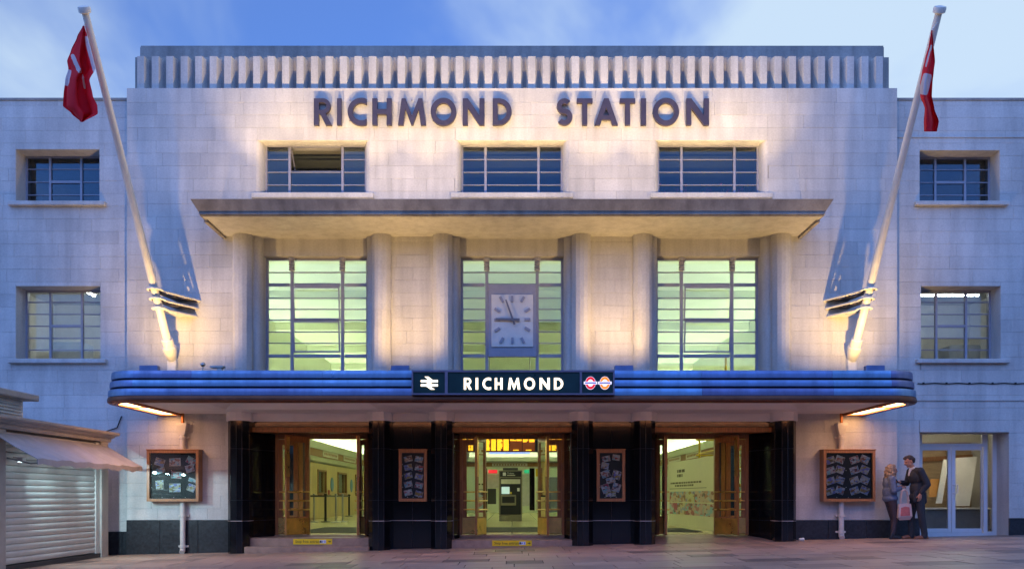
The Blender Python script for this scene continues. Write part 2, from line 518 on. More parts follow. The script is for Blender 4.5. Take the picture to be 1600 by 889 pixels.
M['canopy_panel'] = canopy_mat()

def obox(mb, o, d, u0, u1, t0, t1, z0, z1, mi=0):
    # box in a turned frame: u along the horizontal direction d, t across it
    dx_, dy_ = d; l = math.hypot(dx_, dy_); dx_, dy_ = dx_ / l, dy_ / l
    nx, ny = dy_, -dx_
    def P(u, t, z): return (o[0] + dx_ * u + nx * t, o[1] + dy_ * u + ny * t, z)
    vs = [P(u0, t0, z0), P(u1, t0, z0), P(u1, t1, z0), P(u0, t1, z0), P(u0, t0, z1), P(u1, t0, z1), P(u1, t1, z1), P(u0, t1, z1)]
    return mb.add(vs, [(0, 3, 2, 1), (4, 5, 6, 7), (0, 1, 5, 4), (1, 2, 6, 5), (2, 3, 7, 6), (3, 0, 4, 7)], mi)

# ---- capital letters drawn as outlines in a box of height 1 and width w
def arc(cx, cz, rx, rz, a0, a1, n=16):
    return [(cx + rx * math.cos(R(a0 + (a1 - a0) * i / n)), cz + rz * math.sin(R(a0 + (a1 - a0) * i / n))) for i in range(n + 1)]

def glyph(ch, w, t):
    if ch == 'I': return [[(0, 0), (w, 0), (w, 1), (0, 1)]]
    if ch == 'H': return [[(0, 0), (t, 0), (t, .41), (w - t, .41), (w - t, 0), (w, 0), (w, 1), (w - t, 1), (w - t, .41 + t), (t, .41 + t), (t, 1), (0, 1)]]
    if ch == 'T': return [[(w / 2 - t / 2, 0), (w / 2 + t / 2, 0), (w / 2 + t / 2, 1 - t * .9), (w, 1 - t * .9), (w, 1), (0, 1), (0, 1 - t * .9), (w / 2 - t / 2, 1 - t * .9)]]
    if ch == 'N': return [[(0, 0), (t, 0), (t, .64), (w - t, 0), (w, 0), (w, 1), (w - t, 1), (w - t, .36), (t, 1), (0, 1)]]
    if ch == 'M':
        return [[(0, 0), (.19 * w, 0), (.265 * w, .60), (.47 * w, 0), (.53 * w, 0), (.735 * w, .60), (.81 * w, 0), (w, 0), (.87 * w, 1), (.73 * w, 1), (.5 * w, .36), (.27 * w, 1), (.13 * w, 1)]]
    if ch == 'A':
        k = w / 2 - .09
        xi = lambda z: w - t * 1.1 - k * z
        return [[(0, 0), (t * 1.1, 0), (w - xi(.2), .2), (xi(.2), .2), (w - t * 1.1, 0), (w, 0), (w / 2 + .09, 1), (w / 2 - .09, 1)],
                [(w - xi(.37), .37), (xi(.37), .37), (w / 2, (w / 2 - t * 1.1) / k)]]
    if ch == 'O': return [arc(w / 2, .5, w / 2, .52, 0, 360, 40)[:-1], arc(w / 2, .5, w / 2 - t, .52 - t, 0, 360, 40)[:-1]]
    if ch == 'C':
        Ro, c = .52, .52
        a = math.degrees(math.acos(max(-1, min(1, (w - c) / Ro)))); b = math.degrees(math.acos(max(-1, min(1, (w - c) / (Ro - t)))))
        return [arc(c, .5, Ro, Ro, a, 360 - a, 30) + arc(c, .5, Ro - t, Ro - t, 360 - b, b, 24)]
    if ch == 'D':
        return [[(0, 0)] + arc(w - .5, .5, .5, .5, -90, 90, 24) + [(0, 1)], [(t, t * .9)] + arc(w - .5, .5, .5 - t, .5 - t * .9, -90, 90, 20) + [(t, 1 - t * .9)]]
    if ch == 'R':
        bx = w * .50; r0 = .29
        return [[(0, 0), (t, 0), (t, .42), (t + .04, .42), (w - t * 1.25, 0), (w, 0), (bx + .10, .445)] + arc(bx, 1 - r0, r0, r0, -62, 90, 16) + [(0, 1)],
                [(t, 1 - 2 * r0 + t * .8)] + arc(bx, 1 - r0, r0 - t * .8, r0 - t * .8, -90, 90, 14) + [(t, 1 - t * .8)]]
    if ch == 'S':
        cx = w / 2; ru, rl = (1 - t) / 4 - .01, (1 - t) / 4 + .01
        zl = t / 2 + rl; zu = 1 - t / 2 - ru; fx = (w - t) / 2
        cl = arc(cx, zu, fx * .92, ru, 38, 270, 18) + arc(cx, zl, fx, rl, 90, -142, 18)[1:]
        L, Rr = [], []
        for i, p in enumerate(cl):
            q0, q1 = cl[max(i - 1, 0)], cl[min(i + 1, len(cl) - 1)]
            ddx, ddz = q1[0] - q0[0], q1[1] - q0[1]; l = math.hypot(ddx, ddz)
            nx, nz2 = -ddz / l * t / 2, ddx / l * t / 2
            L.append((p[0] + nx, p[1] + nz2)); Rr.append((p[0] - nx, p[1] - nz2))
        return [L + Rr[::-1]]

def outline_obj(name, loops, x, z, s, yf, depth, mt, parent, bevel=0.0):
    # extruded flat shape standing in the XZ plane, front face at y = yf
    cu = bpy.data.curves.new(name, 'CURVE'); cu.dimensions = '2D'; cu.fill_mode = 'BOTH'
    for lp in loops:
        sp = cu.splines.new('POLY'); sp.points.add(len(lp) - 1)
        for p, q in zip(sp.points, lp): p.co = (q[0] * s, q[1] * s, 0, 1)
        sp.use_cyclic_u = True
    cu.extrude = depth / 2
    tmp = bpy.data.objects.new('tmp', cu); C.objects.link(tmp)
    dg = bpy.context.evaluated_depsgraph_get()
    me = bpy.data.meshes.new_from_object(tmp.evaluated_get(dg))
    bpy.data.objects.remove(tmp); bpy.data.curves.remove(cu)
    me.transform(Matrix.Rotation(R(90), 4, 'X'))
    base = ORG[parent.name] if parent else Vector((0, 0, 0))
    me.transform(Matrix.Translation(Vector((x, yf + depth / 2, z)) - base))
    me.materials.clear(); me.materials.append(mt); me.name = name
    o = bpy.data.objects.new(name, me); C.objects.link(o)
    if parent: o.parent = parent
    ORG[o.name] = base.copy()
    return o

def text_obj(name, body, x, z, size, y, mt, parent, rot=0.0, align='LEFT', bold=0.0):
    cu = bpy.data.curves.new(name, 'FONT'); cu.body = body; cu.size = size; cu.align_x = align; cu.extrude = 0.0008; cu.offset = bold
    cu.resolution_u = 2
    tmp = bpy.data.objects.new('tmp', cu); C.objects.link(tmp)
    dg = bpy.context.evaluated_depsgraph_get()
    me = bpy.data.meshes.new_from_object(tmp.evaluated_get(dg))
    bpy.data.objects.remove(tmp); bpy.data.curves.remove(cu)
    base = ORG[parent.name] if parent else Vector((0, 0, 0))
    me.transform(Matrix.Translation(Vector((x, y, z)) - base) @ Matrix.Rotation(rot, 4, 'Z') @ Matrix.Rotation(R(90), 4, 'X'))
    me.materials.clear(); me.materials.append(mt)
    o = bpy.data.objects.new(name, me); C.objects.link(o)
    if parent: o.parent = parent
    ORG[o.name] = base.copy()
    return o

# ------------------------------------------------------------------ ground and pavement
g = MB()
xs = [-300, -13, 0, 13, 300]; ys = [-300, -30, 0.3, 60, 300]
for y in ys:
    for x in xs: g.v.append((x, y, gz(x) - 0.05))
for j in range(len(ys) - 1):
    for i in range(len(xs) - 1):
        a = j * len(xs) + i
        g.f.append((a, a + 1, a + 1 + len(xs), a + len(xs))); g.m.append(0)
M['ground'] = simple('ground_bed', (0.07, 0.06, 0.06), 0.7, var=0.2)
g.build('ground', M['ground'], kind='structure')

pave = MB()
def sl_quad(x0, x1, y0, y1, dz):
    return [(x0, y0, gz(x0) + dz), (x1, y0, gz(x1) + dz), (x1, y1, gz(x1) + dz), (x0, y1, gz(x0) + dz)]
pave.add(sl_quad(-13, 13, -24, 0.28, -0.012), [(0, 1, 2, 3)])
pv = pave.build('pavement', M['ground'], kind='structure')
rs = random.Random(3)
slabs = []
y = -0.02; row = 0
while y > -7.0:
    dep = 0.72 if row % 2 else 0.58
    half = 11.6 * (D + y) / D + 0.4
    x = -half - rs.random() * 0.8
    while x < half:
        w_ = rs.choice((0.62, 0.8, 0.95, 1.05))
        slabs.append((x, min(x + w_, 12.9), y - dep, y)); x += w_
    y -= dep; row += 1
for (x0, x1, y0, y1) in slabs[:300]:
    gp = 0.009; dz = rs.uniform(-0.001, 0.001)
    top = [(x0 + gp, y0 + gp, gz(x0) + dz), (x1 - gp, y0 + gp, gz(x1) + dz), (x1 - gp, y1 - gp, gz(x1) + dz), (x0 + gp, y1 - gp, gz(x0) + dz)]
    bot = [(p[0], p[1], p[2] - 0.03) for p in top]
    tone = rs.choice((0.12, 0.3, 0.5, 0.6, 0.65, 0.7, 0.74, 0.78, 0.84, 0.7, 0.6, 0.55, 0.66))
    MB().add(top + bot, [(0, 1, 2, 3), (0, 4, 5, 1), (1, 5, 6, 2), (2, 6, 7, 3), (3, 7, 4, 0)]).build('paving_slab', M['paving'], pv, tone=tone)
rest = MB(); tn = []
yy = slabs[min(300, len(slabs) - 1)][3]
more = slabs[300:]
while y > -24:
    x = -12.9 + rs.random() * 0.3
    while x < 12.6:
        w_ = rs.choice((0.62, 0.8, 0.95, 1.05)); more.append((x, min(x + w_, 12.9), y - 0.65, y)); x += w_
    y -= 0.65
for (x0, x1, y0, y1) in more:
    gp = 0.004
    rest.add(sl_quad(x0 + gp, x1 - gp, y0 + gp, y1 - gp, 0.0), [(0, 1, 2, 3)]); tn.append(rs.choice((0.1, 0.45, 0.6, 0.7, 0.85)))
rest.build('paving_slabs_beyond', M['paving'], pv, tone=tn, kind='stuff')

# ------------------------------------------------------------------ stone walls
def block_layout(x0, x1, zs, holes, seed, wmin=0.62, wmax=1.15):
    r = random.Random(seed); rects = []
    for z0, z1 in zip(zs[:-1], zs[1:]):
        x = x0 - r.random() * 0.5
        while x < x1 - 0.02:
            w_ = r.uniform(wmin, wmax)
            a, b = max(x, x0), min(x + w_, x1)
            if x1 - b < 0.2: b = x1
            todo = [(a, b, z0, z1)]
            for h in holes:
                nxt = []
                for (p, q, s, t) in todo:
                    if q <= h[0] or p >= h[1] or t <= h[2] or s >= h[3]: nxt.append((p, q, s, t)); continue
                    if p < h[0]: nxt.append((p, h[0], s, t))
                    if q > h[1]: nxt.append((h[1], q, s, t))
                    m0, m1 = max(p, h[0]), min(q, h[1])
                    if s < h[2]: nxt.append((m0, m1, s, h[2]))
                    if t > h[3]: nxt.append((m0, m1, h[3], t))
                todo = nxt
            rects += [q for q in todo if q[1] - q[0] > 0.03 and q[3] - q[2] > 0.03]
            x = b if b == x1 else x + w_
    return rects

def lay_blocks(rects, yf, parent, seed, limit=300):
    r = random.Random(seed)
    rects = sorted(rects, key=lambda q: -(q[1] - q[0]) * (q[3] - q[2]))
    extra = MB(); et = []
    for i, (a, b, c, d) in enumerate(rects):
        gp = 0.0014
        mb = MB() if i < limit else extra
        y0 = yf + r.uniform(-0.0015, 0.0015)
        n0 = len(mb.f)
        mb.cbox(a + gp, b - gp, y0, yf + 0.05, c + gp, d - gp, 0.0018)
        tone = min(1, max(0, r.gauss(0.68, 0.2)))
        if i < limit: mb.build('stone_block', M['stone'], parent, tone=tone)
        else: et += [tone] * (len(mb.f) - n0)
    if extra.f: extra.build('small_stone_blocks', M['stone'], parent, tone=et, kind='stuff')

CH = 0.283
def courses(z0, z1, ref):
    zs = [z0]; k = math.ceil((z0 - ref) / CH + 1e-6)
    while ref + k * CH < z1 - 0.08:
        if ref + k * CH - zs[-1] > 0.08: zs.append(ref + k * CH)
        k += 1
    return zs + [z1]

BAYS = (-4.44, 0.0, 4.44)
TOP = 10.15
UW = [(c - 1.27, c + 1.27, 7.80, 8.985) for c in BAYS]      # first-floor windows
BW = [(c - 1.30, c + 1.30, 3.0, 6.86) for c in BAYS]        # tall window bays
PORTAL = (-6.25, 6.25, -2, 2.98)
HW = 8.6
st = empty('station_building', (0, 0, 0), 'pale stone art deco station front with three tall windows above a long metal canopy', 'building')
wallb = MB().wall(-HW, HW, -0.6, TOP, UW + BW + [PORTAL], 0.03, 0.6)
wall = wallb.build('front_wall', M['stone'], st, tone=0.6)
PL = 0.52
rects = block_layout(-HW, HW, courses(PL, TOP, 9.83), UW + BW + [PORTAL, (-7.9, 7.9, 2.9, 3.36)], 11)
lay_blocks(rects, 0.0, wall, 5)
# plinth of granite panels under the side walls
for a, b in ((-HW, -7.85), (-7.85, -7.0), (-7.0, -6.26), (6.26, 7.05), (7.05, 7.9), (7.9, HW)):
    MB().cbox(a + 0.003, b - 0.003, -0.025, 0.06, min(gz(a), gz(b)) - 0.1, PL - 0.003, 0.004).build('plinth_panel', M['granite'], wall)

# ---- parapet: set-back frieze with fins, then a plain top band
fz = MB().box(-8.51, 8.51, 0.23, 0.9, TOP - 0.05, 10.95).build('frieze', M['stone_band'], st, tone=0.55)
MB().box(-8.6, 8.6, 0.032, 1.2, TOP - 0.3, TOP - 0.004).build('parapet_ledge', M['stone'], st, tone=0.5)
MB().box(-8.49, 8.49, 0.45, 0.88, 10.951, 11.29).build('top_band', M['stone_band'], st, tone=0.5)
MB().box(-8.48, 8.48, 0.455, 0.89, 11.291, 11.325).build('coping', M['stone_band'], st, tone=0.2)
for i in range(52):
    x = wx(219, 0.03) + (wx(1375, 0.03) - wx(219, 0.03)) * i / 51
    MB().prism([(x - 0.078, 0.06), (x + 0.078, 0.06), (x + 0.128, 0.232), (x - 0.128, 0.232)], 'z', TOP - 0.004, 10.89).build('fin', M['stone'], fz, tone=random.uniform(0.45, 0.95))

# ---- rounded window jambs
def jamb(c, wo, wi, z0, z1, dpt, parent, yb=0.6):
    for s in (-1, 1):
        pts = [(c + s * (wo - (wo - wi) * math.sin(R(t))), dpt - (dpt - 0.004) * math.cos(R(t))) for t in range(0, 91, 10)]
        pts += [(c + s * wi, yb), (c + s * (wo + 0.001), yb)]
        o = MB().prism(pts, 'z', z0, z1).build('window_jamb', M['stone'], parent, tone=0.75)
        autosmooth(o, 30)

def bar(name, x0, x1, y0, y1, z0, z1, parent, m=None):
    return MB().bbox(x0, x1, y0, y1, z0, z1, min(0.005, (x1 - x0) / 5, (z1 - z0) / 5)).build(name, m or M['frame'], parent)

def window(x0, x1, z0, z1, y, cols, rows, parent, glass, th=0.045, mul=0.055, bt=0.022, open_cells=(), bars=None, name='window'):
    # cols: inner mullion positions; rows: list (per column) of bar heights
    fr = MB().wall(x0, x1, z0, z1, [(x0 + th, x1 - th, z0 + th, z1 - th)], y, y + 0.07).build(name, M['frame'], parent)
    ed = [x0 + th - mul / 2] + list(cols) + [x1 - th + mul / 2]
    for c in cols: bar('mullion', c - mul / 2, c + mul / 2, y - 0.012, y + 0.06, z0 + th - 0.01, z1 - th + 0.01, fr)
    for k in range(len(ed) - 1):
        a, b = ed[k] + mul / 2, ed[k + 1] - mul / 2
        zz = [z0 + th] + sorted(rows[k]) + [z1 - th]
        for z in zz[1:-1]: bar('glazing_bar', a - 0.003, b + 0.003, y + 0.004, y + 0.045, z - bt / 2, z + bt / 2, fr)
        for j in range(len(zz) - 1):
            if (k, j) in open_cells: continue
            MB().box(a - 0.004, b + 0.004, y + 0.024, y + 0.030, zz[j] + (bt / 2 if j else 0) - 0.004, zz[j + 1] - (bt / 2 if j < len(zz) - 2 else 0) + 0.004).build('pane', glass, fr)
    return fr

# ---- first-floor windows
for n, c in enumerate(BAYS):
    jamb(c, 1.27, 1.146, 7.80, 8.985, 0.25, st)
    MB().bbox(c - 1.36, c + 1.36, -0.10, 0.32, 7.675, 7.795, 0.012).build('window_sill', M['stone'], st, tone=0.8)
    zb, zt = 7.80, 8.95
    rws = [zb + (zt - zb) * k / 4 + 0.01 for k in (1, 2, 3)]
    x0, x1 = c - 1.15, c + 1.15
    fr = window(x0, x1, zb - 0.02, zt + 0.05, 0.30, (c - 0.60, c + 0.60), [rws, rws if n else rws[:2], rws], st, M['glass_dark'], open_cells=(() if n else ((1, 2),)))
    if n == 0:   # the open top-hung vent, tilted inwards
        v = MB()
        p = [(c - 0.57, 0.34, 8.90), (c + 0.57, 0.34, 8.90), (c + 0.57, 0.72, 8.55), (c - 0.57, 0.72, 8.55)]
        v.path([p[0], p[3]], 0.018, 6).path([p[1], p[2]], 0.018, 6).path([p[3], p[2]], 0.022, 6)
        v.path([(c - 0.56, 0.34, 8.42), (c - 0.45, 0.7, 8.56)], 0.012, 6)
        v.build('open_vent', M['frame'], fr)

# ---- tall windows with mullions
def rowz(ys, Y): return [wz(v, Y) for v in ys]
WY = 0.42
for n, c in enumerate(BAYS):
    jamb(c, 1.30, 1.17, 3.0, 6.86, 0.25, st)
    MB().box(c - 1.171, c + 1.171, 0.25, 0.598, 6.475, 6.862).build('lintel', M['stone'], st, tone=0.7)
    side = rowz([425.6, 445, 465.5, 483, 500, 518.5, 536, 556], WY)
    mid = rowz([425.6, 445, 465.5 + 17, 500, 501 + 17.5, 536], WY) if n != 1 else rowz([425.6, 443], WY)
    mid = {0: rowz([425.6, 445, 465.5, 483, 500, 518.5, 536, 556], WY), 1: rowz([425.6, 444, 557], WY)}[1 if n == 1 else 0]
    z0, z1 = 3.02, 6.475
    fr = window(c - 1.17, c + 1.17, z0, z1, WY, (c - 0.575, c + 0.575), [side, mid, side], st, M['glass'], th=0.055, mul=0.07, bt=0.024,
                open_cells=((1, 1),) if n == 1 else ())
    for zz in rowz([445, 556], WY):      # heavier transoms
        for a, b in ((-1.17, -0.61), (0.61, 1.17)) if n == 1 else ((-1.17, -0.61), (-0.54, 0.54), (0.61, 1.17)):
            bar('transom', c + a + 0.02, c + b - 0.02, WY - 0.006, WY + 0.062, zz - 0.036, zz + 0.036, fr)
    if n != 1:                           # two hopper lights standing slightly open
        for za, zb in ((500, 450), (551, 503)):
            zl, zh = wz(za, WY), wz(zb, WY)
            hb = MB()
            x0, x1 = c - 0.53, c + 0.53
            lo, hi = WY - 0.01, WY - 0.11
            hb.hull([(x0, lo, zl), (x1, lo, zl), (x0, lo - 0.03, zl), (x1, lo - 0.03, zl), (x0, lo, zl + 0.035), (x1, lo, zl + 0.035), (x0, lo - 0.03, zl + 0.035), (x1, lo - 0.03, zl + 0.035)])
            hb.hull([(x0, hi, zh), (x1, hi, zh), (x0, hi - 0.03, zh), (x1, hi - 0.03, zh), (x0, hi, zh - 0.035), (x1, hi, zh - 0.035), (x0, hi - 0.03, zh - 0.035), (x1, hi - 0.03, zh - 0.035)])
            for xx in (x0, x1 - 0.03):
                hb.hull([(xx, lo, zl), (xx + 0.03, lo, zl), (xx, lo - 0.03, zl), (xx + 0.03, lo - 0.03, zl), (xx, hi, zh), (xx + 0.03, hi, zh), (xx, hi - 0.03, zh), (xx + 0.03, hi - 0.03, zh)])
            hb.build('open_hopper', M['frame'], fr)
    for s in (-0.575, 0.575):            # little turned capitals on the mullions
        cap = MB()
        for k in range(4):
            z = z1 - 0.10 - k * 0.058
            cap.lathe([(0.05, -0.026), (0.068, -0.012), (0.068, 0.012), (0.05, 0.026)], (c + s, WY - 0.02, z), n=14)
        cap.lathe([(0.06, 0), (0.085, 0.03), (0.085, 0.06)], (c + s, WY - 0.02, z1 - 0.07), n=14)
        autosmooth(cap.build('mullion_capital', M['frame'], fr), 40)

# ---- faceted columns in drums, with the hood they carry
SOF = 5.80 + E
def drum_poly(x, w, p, inset=0.0):
    h = w / 2 - inset; f = h * 0.42
    return [(x - h, 0.02), (x - h, -p * 0.52), (x - h * 0.62, -p * 0.88), (x - f * 0.5, -p + inset), (x + f * 0.5, -p + inset), (x + h * 0.62, -p * 0.88), (x + h, -p * 0.52), (x + h, 0.02)]
for c in BAYS:
    for s in (-1, 1):
        x = c + s * 1.54
        col = MB().prism(drum_poly(x, 0.42, 0.27, 0.008), 'z', 3.0, SOF - 0.004).build('column', M['stone'], st, tone=0.4)
        z = 3.05; r = random.Random(int(x * 100)); k = 0
        while z < SOF - 0.01:
            h = min(r.choice((0.42, 0.38, 0.45)), SOF - 0.006 - z)
            if SOF - z - h < 0.12: h = SOF - 0.006 - z
            MB().prism(drum_poly(x, 0.42, 0.27), 'z', z + 0.0025, z + h - 0.0025).build('drum', M['stone'], col, tone=r.uniform(0.3, 0.95))
            z += h
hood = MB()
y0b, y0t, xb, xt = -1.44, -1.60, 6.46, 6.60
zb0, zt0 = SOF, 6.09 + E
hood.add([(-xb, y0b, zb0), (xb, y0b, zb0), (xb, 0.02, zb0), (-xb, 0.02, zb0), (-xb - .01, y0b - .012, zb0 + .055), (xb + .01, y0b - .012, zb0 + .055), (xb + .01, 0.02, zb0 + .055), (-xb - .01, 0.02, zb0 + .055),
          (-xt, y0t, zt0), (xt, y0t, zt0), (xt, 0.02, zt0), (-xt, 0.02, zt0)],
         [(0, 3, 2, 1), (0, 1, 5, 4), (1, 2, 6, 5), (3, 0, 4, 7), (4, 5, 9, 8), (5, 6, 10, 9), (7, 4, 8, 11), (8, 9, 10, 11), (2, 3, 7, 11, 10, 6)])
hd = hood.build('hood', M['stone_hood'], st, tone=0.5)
MB().box(-xb + .03, xb - .03, y0b + .035, 0.015, zb0 - 0.012, zb0 - 0.0005).build('hood_soffit', M['stone'], hd, tone=0.75)
# a thin drip mould under the front edge, in lengths
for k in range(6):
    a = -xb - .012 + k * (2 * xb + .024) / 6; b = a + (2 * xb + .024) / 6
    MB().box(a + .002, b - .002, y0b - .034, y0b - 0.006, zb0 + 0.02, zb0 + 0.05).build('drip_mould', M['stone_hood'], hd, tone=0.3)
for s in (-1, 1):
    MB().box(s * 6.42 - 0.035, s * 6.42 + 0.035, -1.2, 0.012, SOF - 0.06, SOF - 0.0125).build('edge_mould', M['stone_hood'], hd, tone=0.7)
for k in range(7):   # joints between the fascia stones
    pass

# ---- big letters on the wall
sg = empty('station_name_sign', (0, 0, wz(196)), 'large dark bronze letters reading RICHMOND STATION on the upper wall', 'sign')
LT = [('R', 490.2, 518.5), ('I', 526.4, 533.6), ('C', 543, 572.7), ('H', 581.5, 612), ('M', 621.8, 665.6), ('O', 672.8, 713), ('N', 723, 757), ('D', 769.8, 799.6),
      ('S', 869.3, 894.5), ('T', 901.4, 926), ('A', 929, 965.6), ('T', 968.5, 992.7), ('I', 1001.5, 1009.7), ('O', 1020.4, 1061.3), ('N', 1072.4, 1108)]
YF = -0.098
for ch, a, b in LT:
    hgt = wz(154, YF) - wz(195.5, YF)
    w_ = (wx(b, YF) - wx(a, YF)) / hgt
    outline_obj('letter_' + ch.lower(), glyph(ch, w_, w_ if ch == 'I' else 0.19), wx(a, YF), wz(195.5, YF), hgt, YF, 0.075, M['letter'], sg)
for ch, a, b in LT:
    for zz in (158, 190):
        MB().tube((wx((a + b) / 2 if ch in 'ITAMS' else a + 4, 0), -0.035, wz(zz)), (wx((a + b) / 2 if ch in 'ITAMS' else a + 4, 0), 0.01, wz(zz)), 0.009, n=6).build('fixing_pin', M['letter'], sg)

# ---- side wings
def wing(name, sgn, label, wins, door=None, xend=22.0, pl=0.56):
    a, b = (HW, xend) if sgn > 0 else (-xend, -HW)
    o = empty(name, ((a + b) / 2, 0.15, gz((a + b) / 2)), label, 'building')
    YW = 0.15
    holes = list(wins) + ([door] if door else [])
    w_ = MB().wall(a, b, -0.6, 9.94, holes, YW + 0.03, YW + 0.6).build('wing_wall', M['stone'], o, tone=0.6)
    va, vb = (HW, 12.2) if sgn > 0 else (-12.2, -HW)
    lay_blocks(block_layout(va, vb, courses(pl, 9.94, 9.83), holes, 21 + sgn), YW, w_, 8 + sgn)
    vx, vy = (12.2, xend) if sgn > 0 else (-xend, -12.2)
    lay_blocks(block_layout(vx, vy, courses(pl, 9.94, 9.83), [], 41 + sgn), YW, w_, 18 + sgn, limit=0)
    MB().cbox(vx, vy, YW - 0.022, YW + 0.05, min(gz(vx), gz(vy)) - 0.1, pl - 0.003).build('plinth_panel', M['granite'], w_)
    segs = []
    x = va
    while x < vb - 0.05:
        nx_ = min(x + 0.86, vb)
        if door and x < door[1] and nx_ > door[0]:
            if x < door[0]: segs.append((x, door[0]))
            if nx_ > door[1]: segs.append((door[1], nx_))
        else: segs.append((x, nx_))
        x = nx_
    for p, q in segs:
        MB().cbox(p + 0.003, q - 0.003, YW - 0.022, YW + 0.05, min(gz(p), gz(q)) - 0.1, pl - 0.003).build('plinth_panel', M['granite'], w_)
    if sgn > 0: MB().box(a, b, YW - 0.022, YW + 0.02, 9.10, 9.125).build('string_course', M['stone'], o, tone=0.4)
    MB().box(a, b, YW - 0.025, YW + 0.7, 9.941, 9.99).build('coping', M['stone_band'], o, tone=0.2)
    return o, w_

LW = [(-11.16, -9.28, 7.66, 8.84), (-11.16, -9.26, 4.13, 5.77)]
RW = [(9.17, 10.97, 7.66, 8.82), (9.20, 10.99, 4.13, 5.77)]
RDOOR = (9.17, 11.18, -1, 2.49)
lw, lww = wing('side_wing', -1, 'pale stone side wing rising behind the shuttered kiosk', LW, pl=0.26)
rw, rww = wing('side_wing', 1, 'pale stone side wing with a glazed double door at street level', RW, RDOOR)
for wg, wins in ((lw, LW), (rw, RW)):
    for k, (a, b, z0, z1) in enumerate(wins):
        MB().bbox(a - 0.13, b + 0.16, 0.04, 0.5, z0 - 0.10, z0 - 0.004, 0.012).build('window_sill', M['stone'], wg, tone=0.75)
        n = 4 if k == 0 else 6
        rws = [z0 + (z1 - z0) * (j + 1) / n for j in range(n - 1)]
        wd = b - a
        fr = window(a - 0.004, b + 0.004, z0 - 0.003, z1 + 0.004, 0.55, (a + wd * 0.30, a + wd * 0.68), [rws, rws, rws], wg, M['glass_dark'] if k == 0 else M['glass'], th=0.05, mul=0.05, bt=0.024)
        bar('transom', a + wd * 0.30 + 0.02, a + wd * 0.68 - 0.02, 0.54, 0.60, z0 + (z1 - z0) * 0.5 - 0.03, z0 + (z1 - z0) * 0.5 + 0.03, fr)

# street opposite, behind the camera: dark brick fronts that the glass and tiles mirror
M['brick_dark'] = simple('dark_brick', (0.10, 0.07, 0.06), 0.85, var=0.25, scale=3)
for x0, x1, h_ in ((-48, -20, 11), (-19.9, 4, 13), (4.1, 22, 10), (22.1, 50, 12)):
    MB().box(x0, x1, -52, -40, -1, h_).build('street_opposite', M['brick_dark'], kind='structure')

def flat_obj(name, loops, z, depth, mt, parent):
    # horizontal plate with holes
    o = outline_obj(name, loops, 0, 0, 1.0, 0, depth, mt, None)
    base = ORG[parent.name]
    o.data.transform(Matrix.Translation(Vector((0, 0, z)) - base) @ Matrix.Rotation(R(-90), 4, 'X') @ Matrix.Translation(Vector((0, -depth / 2, 0))))
    o.parent = parent; ORG[o.name] = base.copy()
    return o

# ------------------------------------------------------------------ entrance canopy
CX, CY, CR = 7.9, 3.0, 0.7
def corner(s, a0, a1, n=12):     # s = -1 left, 1 right
    r = []
    for i in range(n + 1):
        a = R(a0 + (a1 - a0) * i / n)
        nx, ny = math.cos(a), math.sin(a)
        r.append((s * (CX - CR) + CR * nx * s * -1 if s < 0 else (CX - CR) + CR * nx, -(CY - CR) + CR * ny, nx if s > 0 else -nx * s * 1, ny))
    return r
def band_path(kind, a=None, b=None):
    # points (x, y, nx, ny) on the canopy edge
    if kind == 'front': return [(a, -CY, 0, -1), (b, -CY, 0, -1)]
    s = -1 if kind[0] == 'l' else 1
    if kind[1] == 's':
        p = [(s * CX, -0.0, s, 0), (s * CX, -(CY - CR), s, 0)]
    else:
        p = []
        for i in range(13):
            t = R(90 * i / 12)
            nx, ny = s * math.cos(t), -math.sin(t)
            p.append((s * (CX - CR) + CR * nx, -(CY - CR) + CR * ny, nx, ny))
    return p if s > 0 else p[::-1]
def sweep(path, prof, gap=0.0):
    mb = MB(); n = len(prof); path = list(path)
    for (x, y, nx, ny) in path:
        for (o, z) in prof: mb.v.append((x + nx * o, y + ny * o, z))
    for i in range(len(path) - 1):
        for k in range(n):
            mb.f.append((i * n + k, i * n + (k + 1) % n, (i + 1) * n + (k + 1) % n, (i + 1) * n + k)); mb.m.append(0)
    mb.f += [tuple(range(n)), tuple(range((len(path) - 1) * n, len(path) * n))[::-1]]; mb.m += [0, 0]
    return mb
def plan(o, n=12):
    r = CR + o
    pts = [(-CX - o, 0.0)]
    pts += [(-(CX - CR) + r * math.cos(R(180 + 90 * i / n)), -(CY - CR) + r * math.sin(R(180 + 90 * i / n))) for i in range(n + 1)]
    pts += [((CX - CR) + r * math.cos(R(270 + 90 * i / n)), -(CY - CR) + r * math.sin(R(270 + 90 * i / n))) for i in range(n + 1)]
    return pts + [(CX + o, 0.0)]
ZS = 1.835 + E          # soffit level
can = MB().prism(plan(-0.16), 'z', ZS + 0.16, 2.36 + E).build('entrance_canopy', M['black'], st)
bands = [(0.0, 1.90, 2.042), (-0.03, 2.078, 2.206), (-0.06, 2.242, 2.39)]
segs = [('ls',), ('lc',), ('front', -7.2, -6.09), ('front', -6.09, -3.6), ('front', -3.6, -1.885), ('front', 1.935, 3.6), ('front', 3.6, 6.09), ('front', 6.09, 7.2), ('rc',), ('rs',)]
for off, za, zb in bands:
    for sgm in segs:
        p = band_path(*sgm)
        prof = [(off - 0.10, za + E), (off - 0.010, za + E), (off, za + 0.010 + E), (off + 0.002, (za + zb) / 2 + E), (off - 0.004, zb - 0.012 + E), (off - 0.016, zb + E), (off - 0.10, zb + E)]
        if sgm[0] == 'front': p = [(p[0][0] + 0.002, *p[0][1:]), (p[1][0] - 0.002, *p[1][1:])]
        autosmooth(sweep(p, prof).build('canopy_panel', M['canopy_panel'], can), 40)
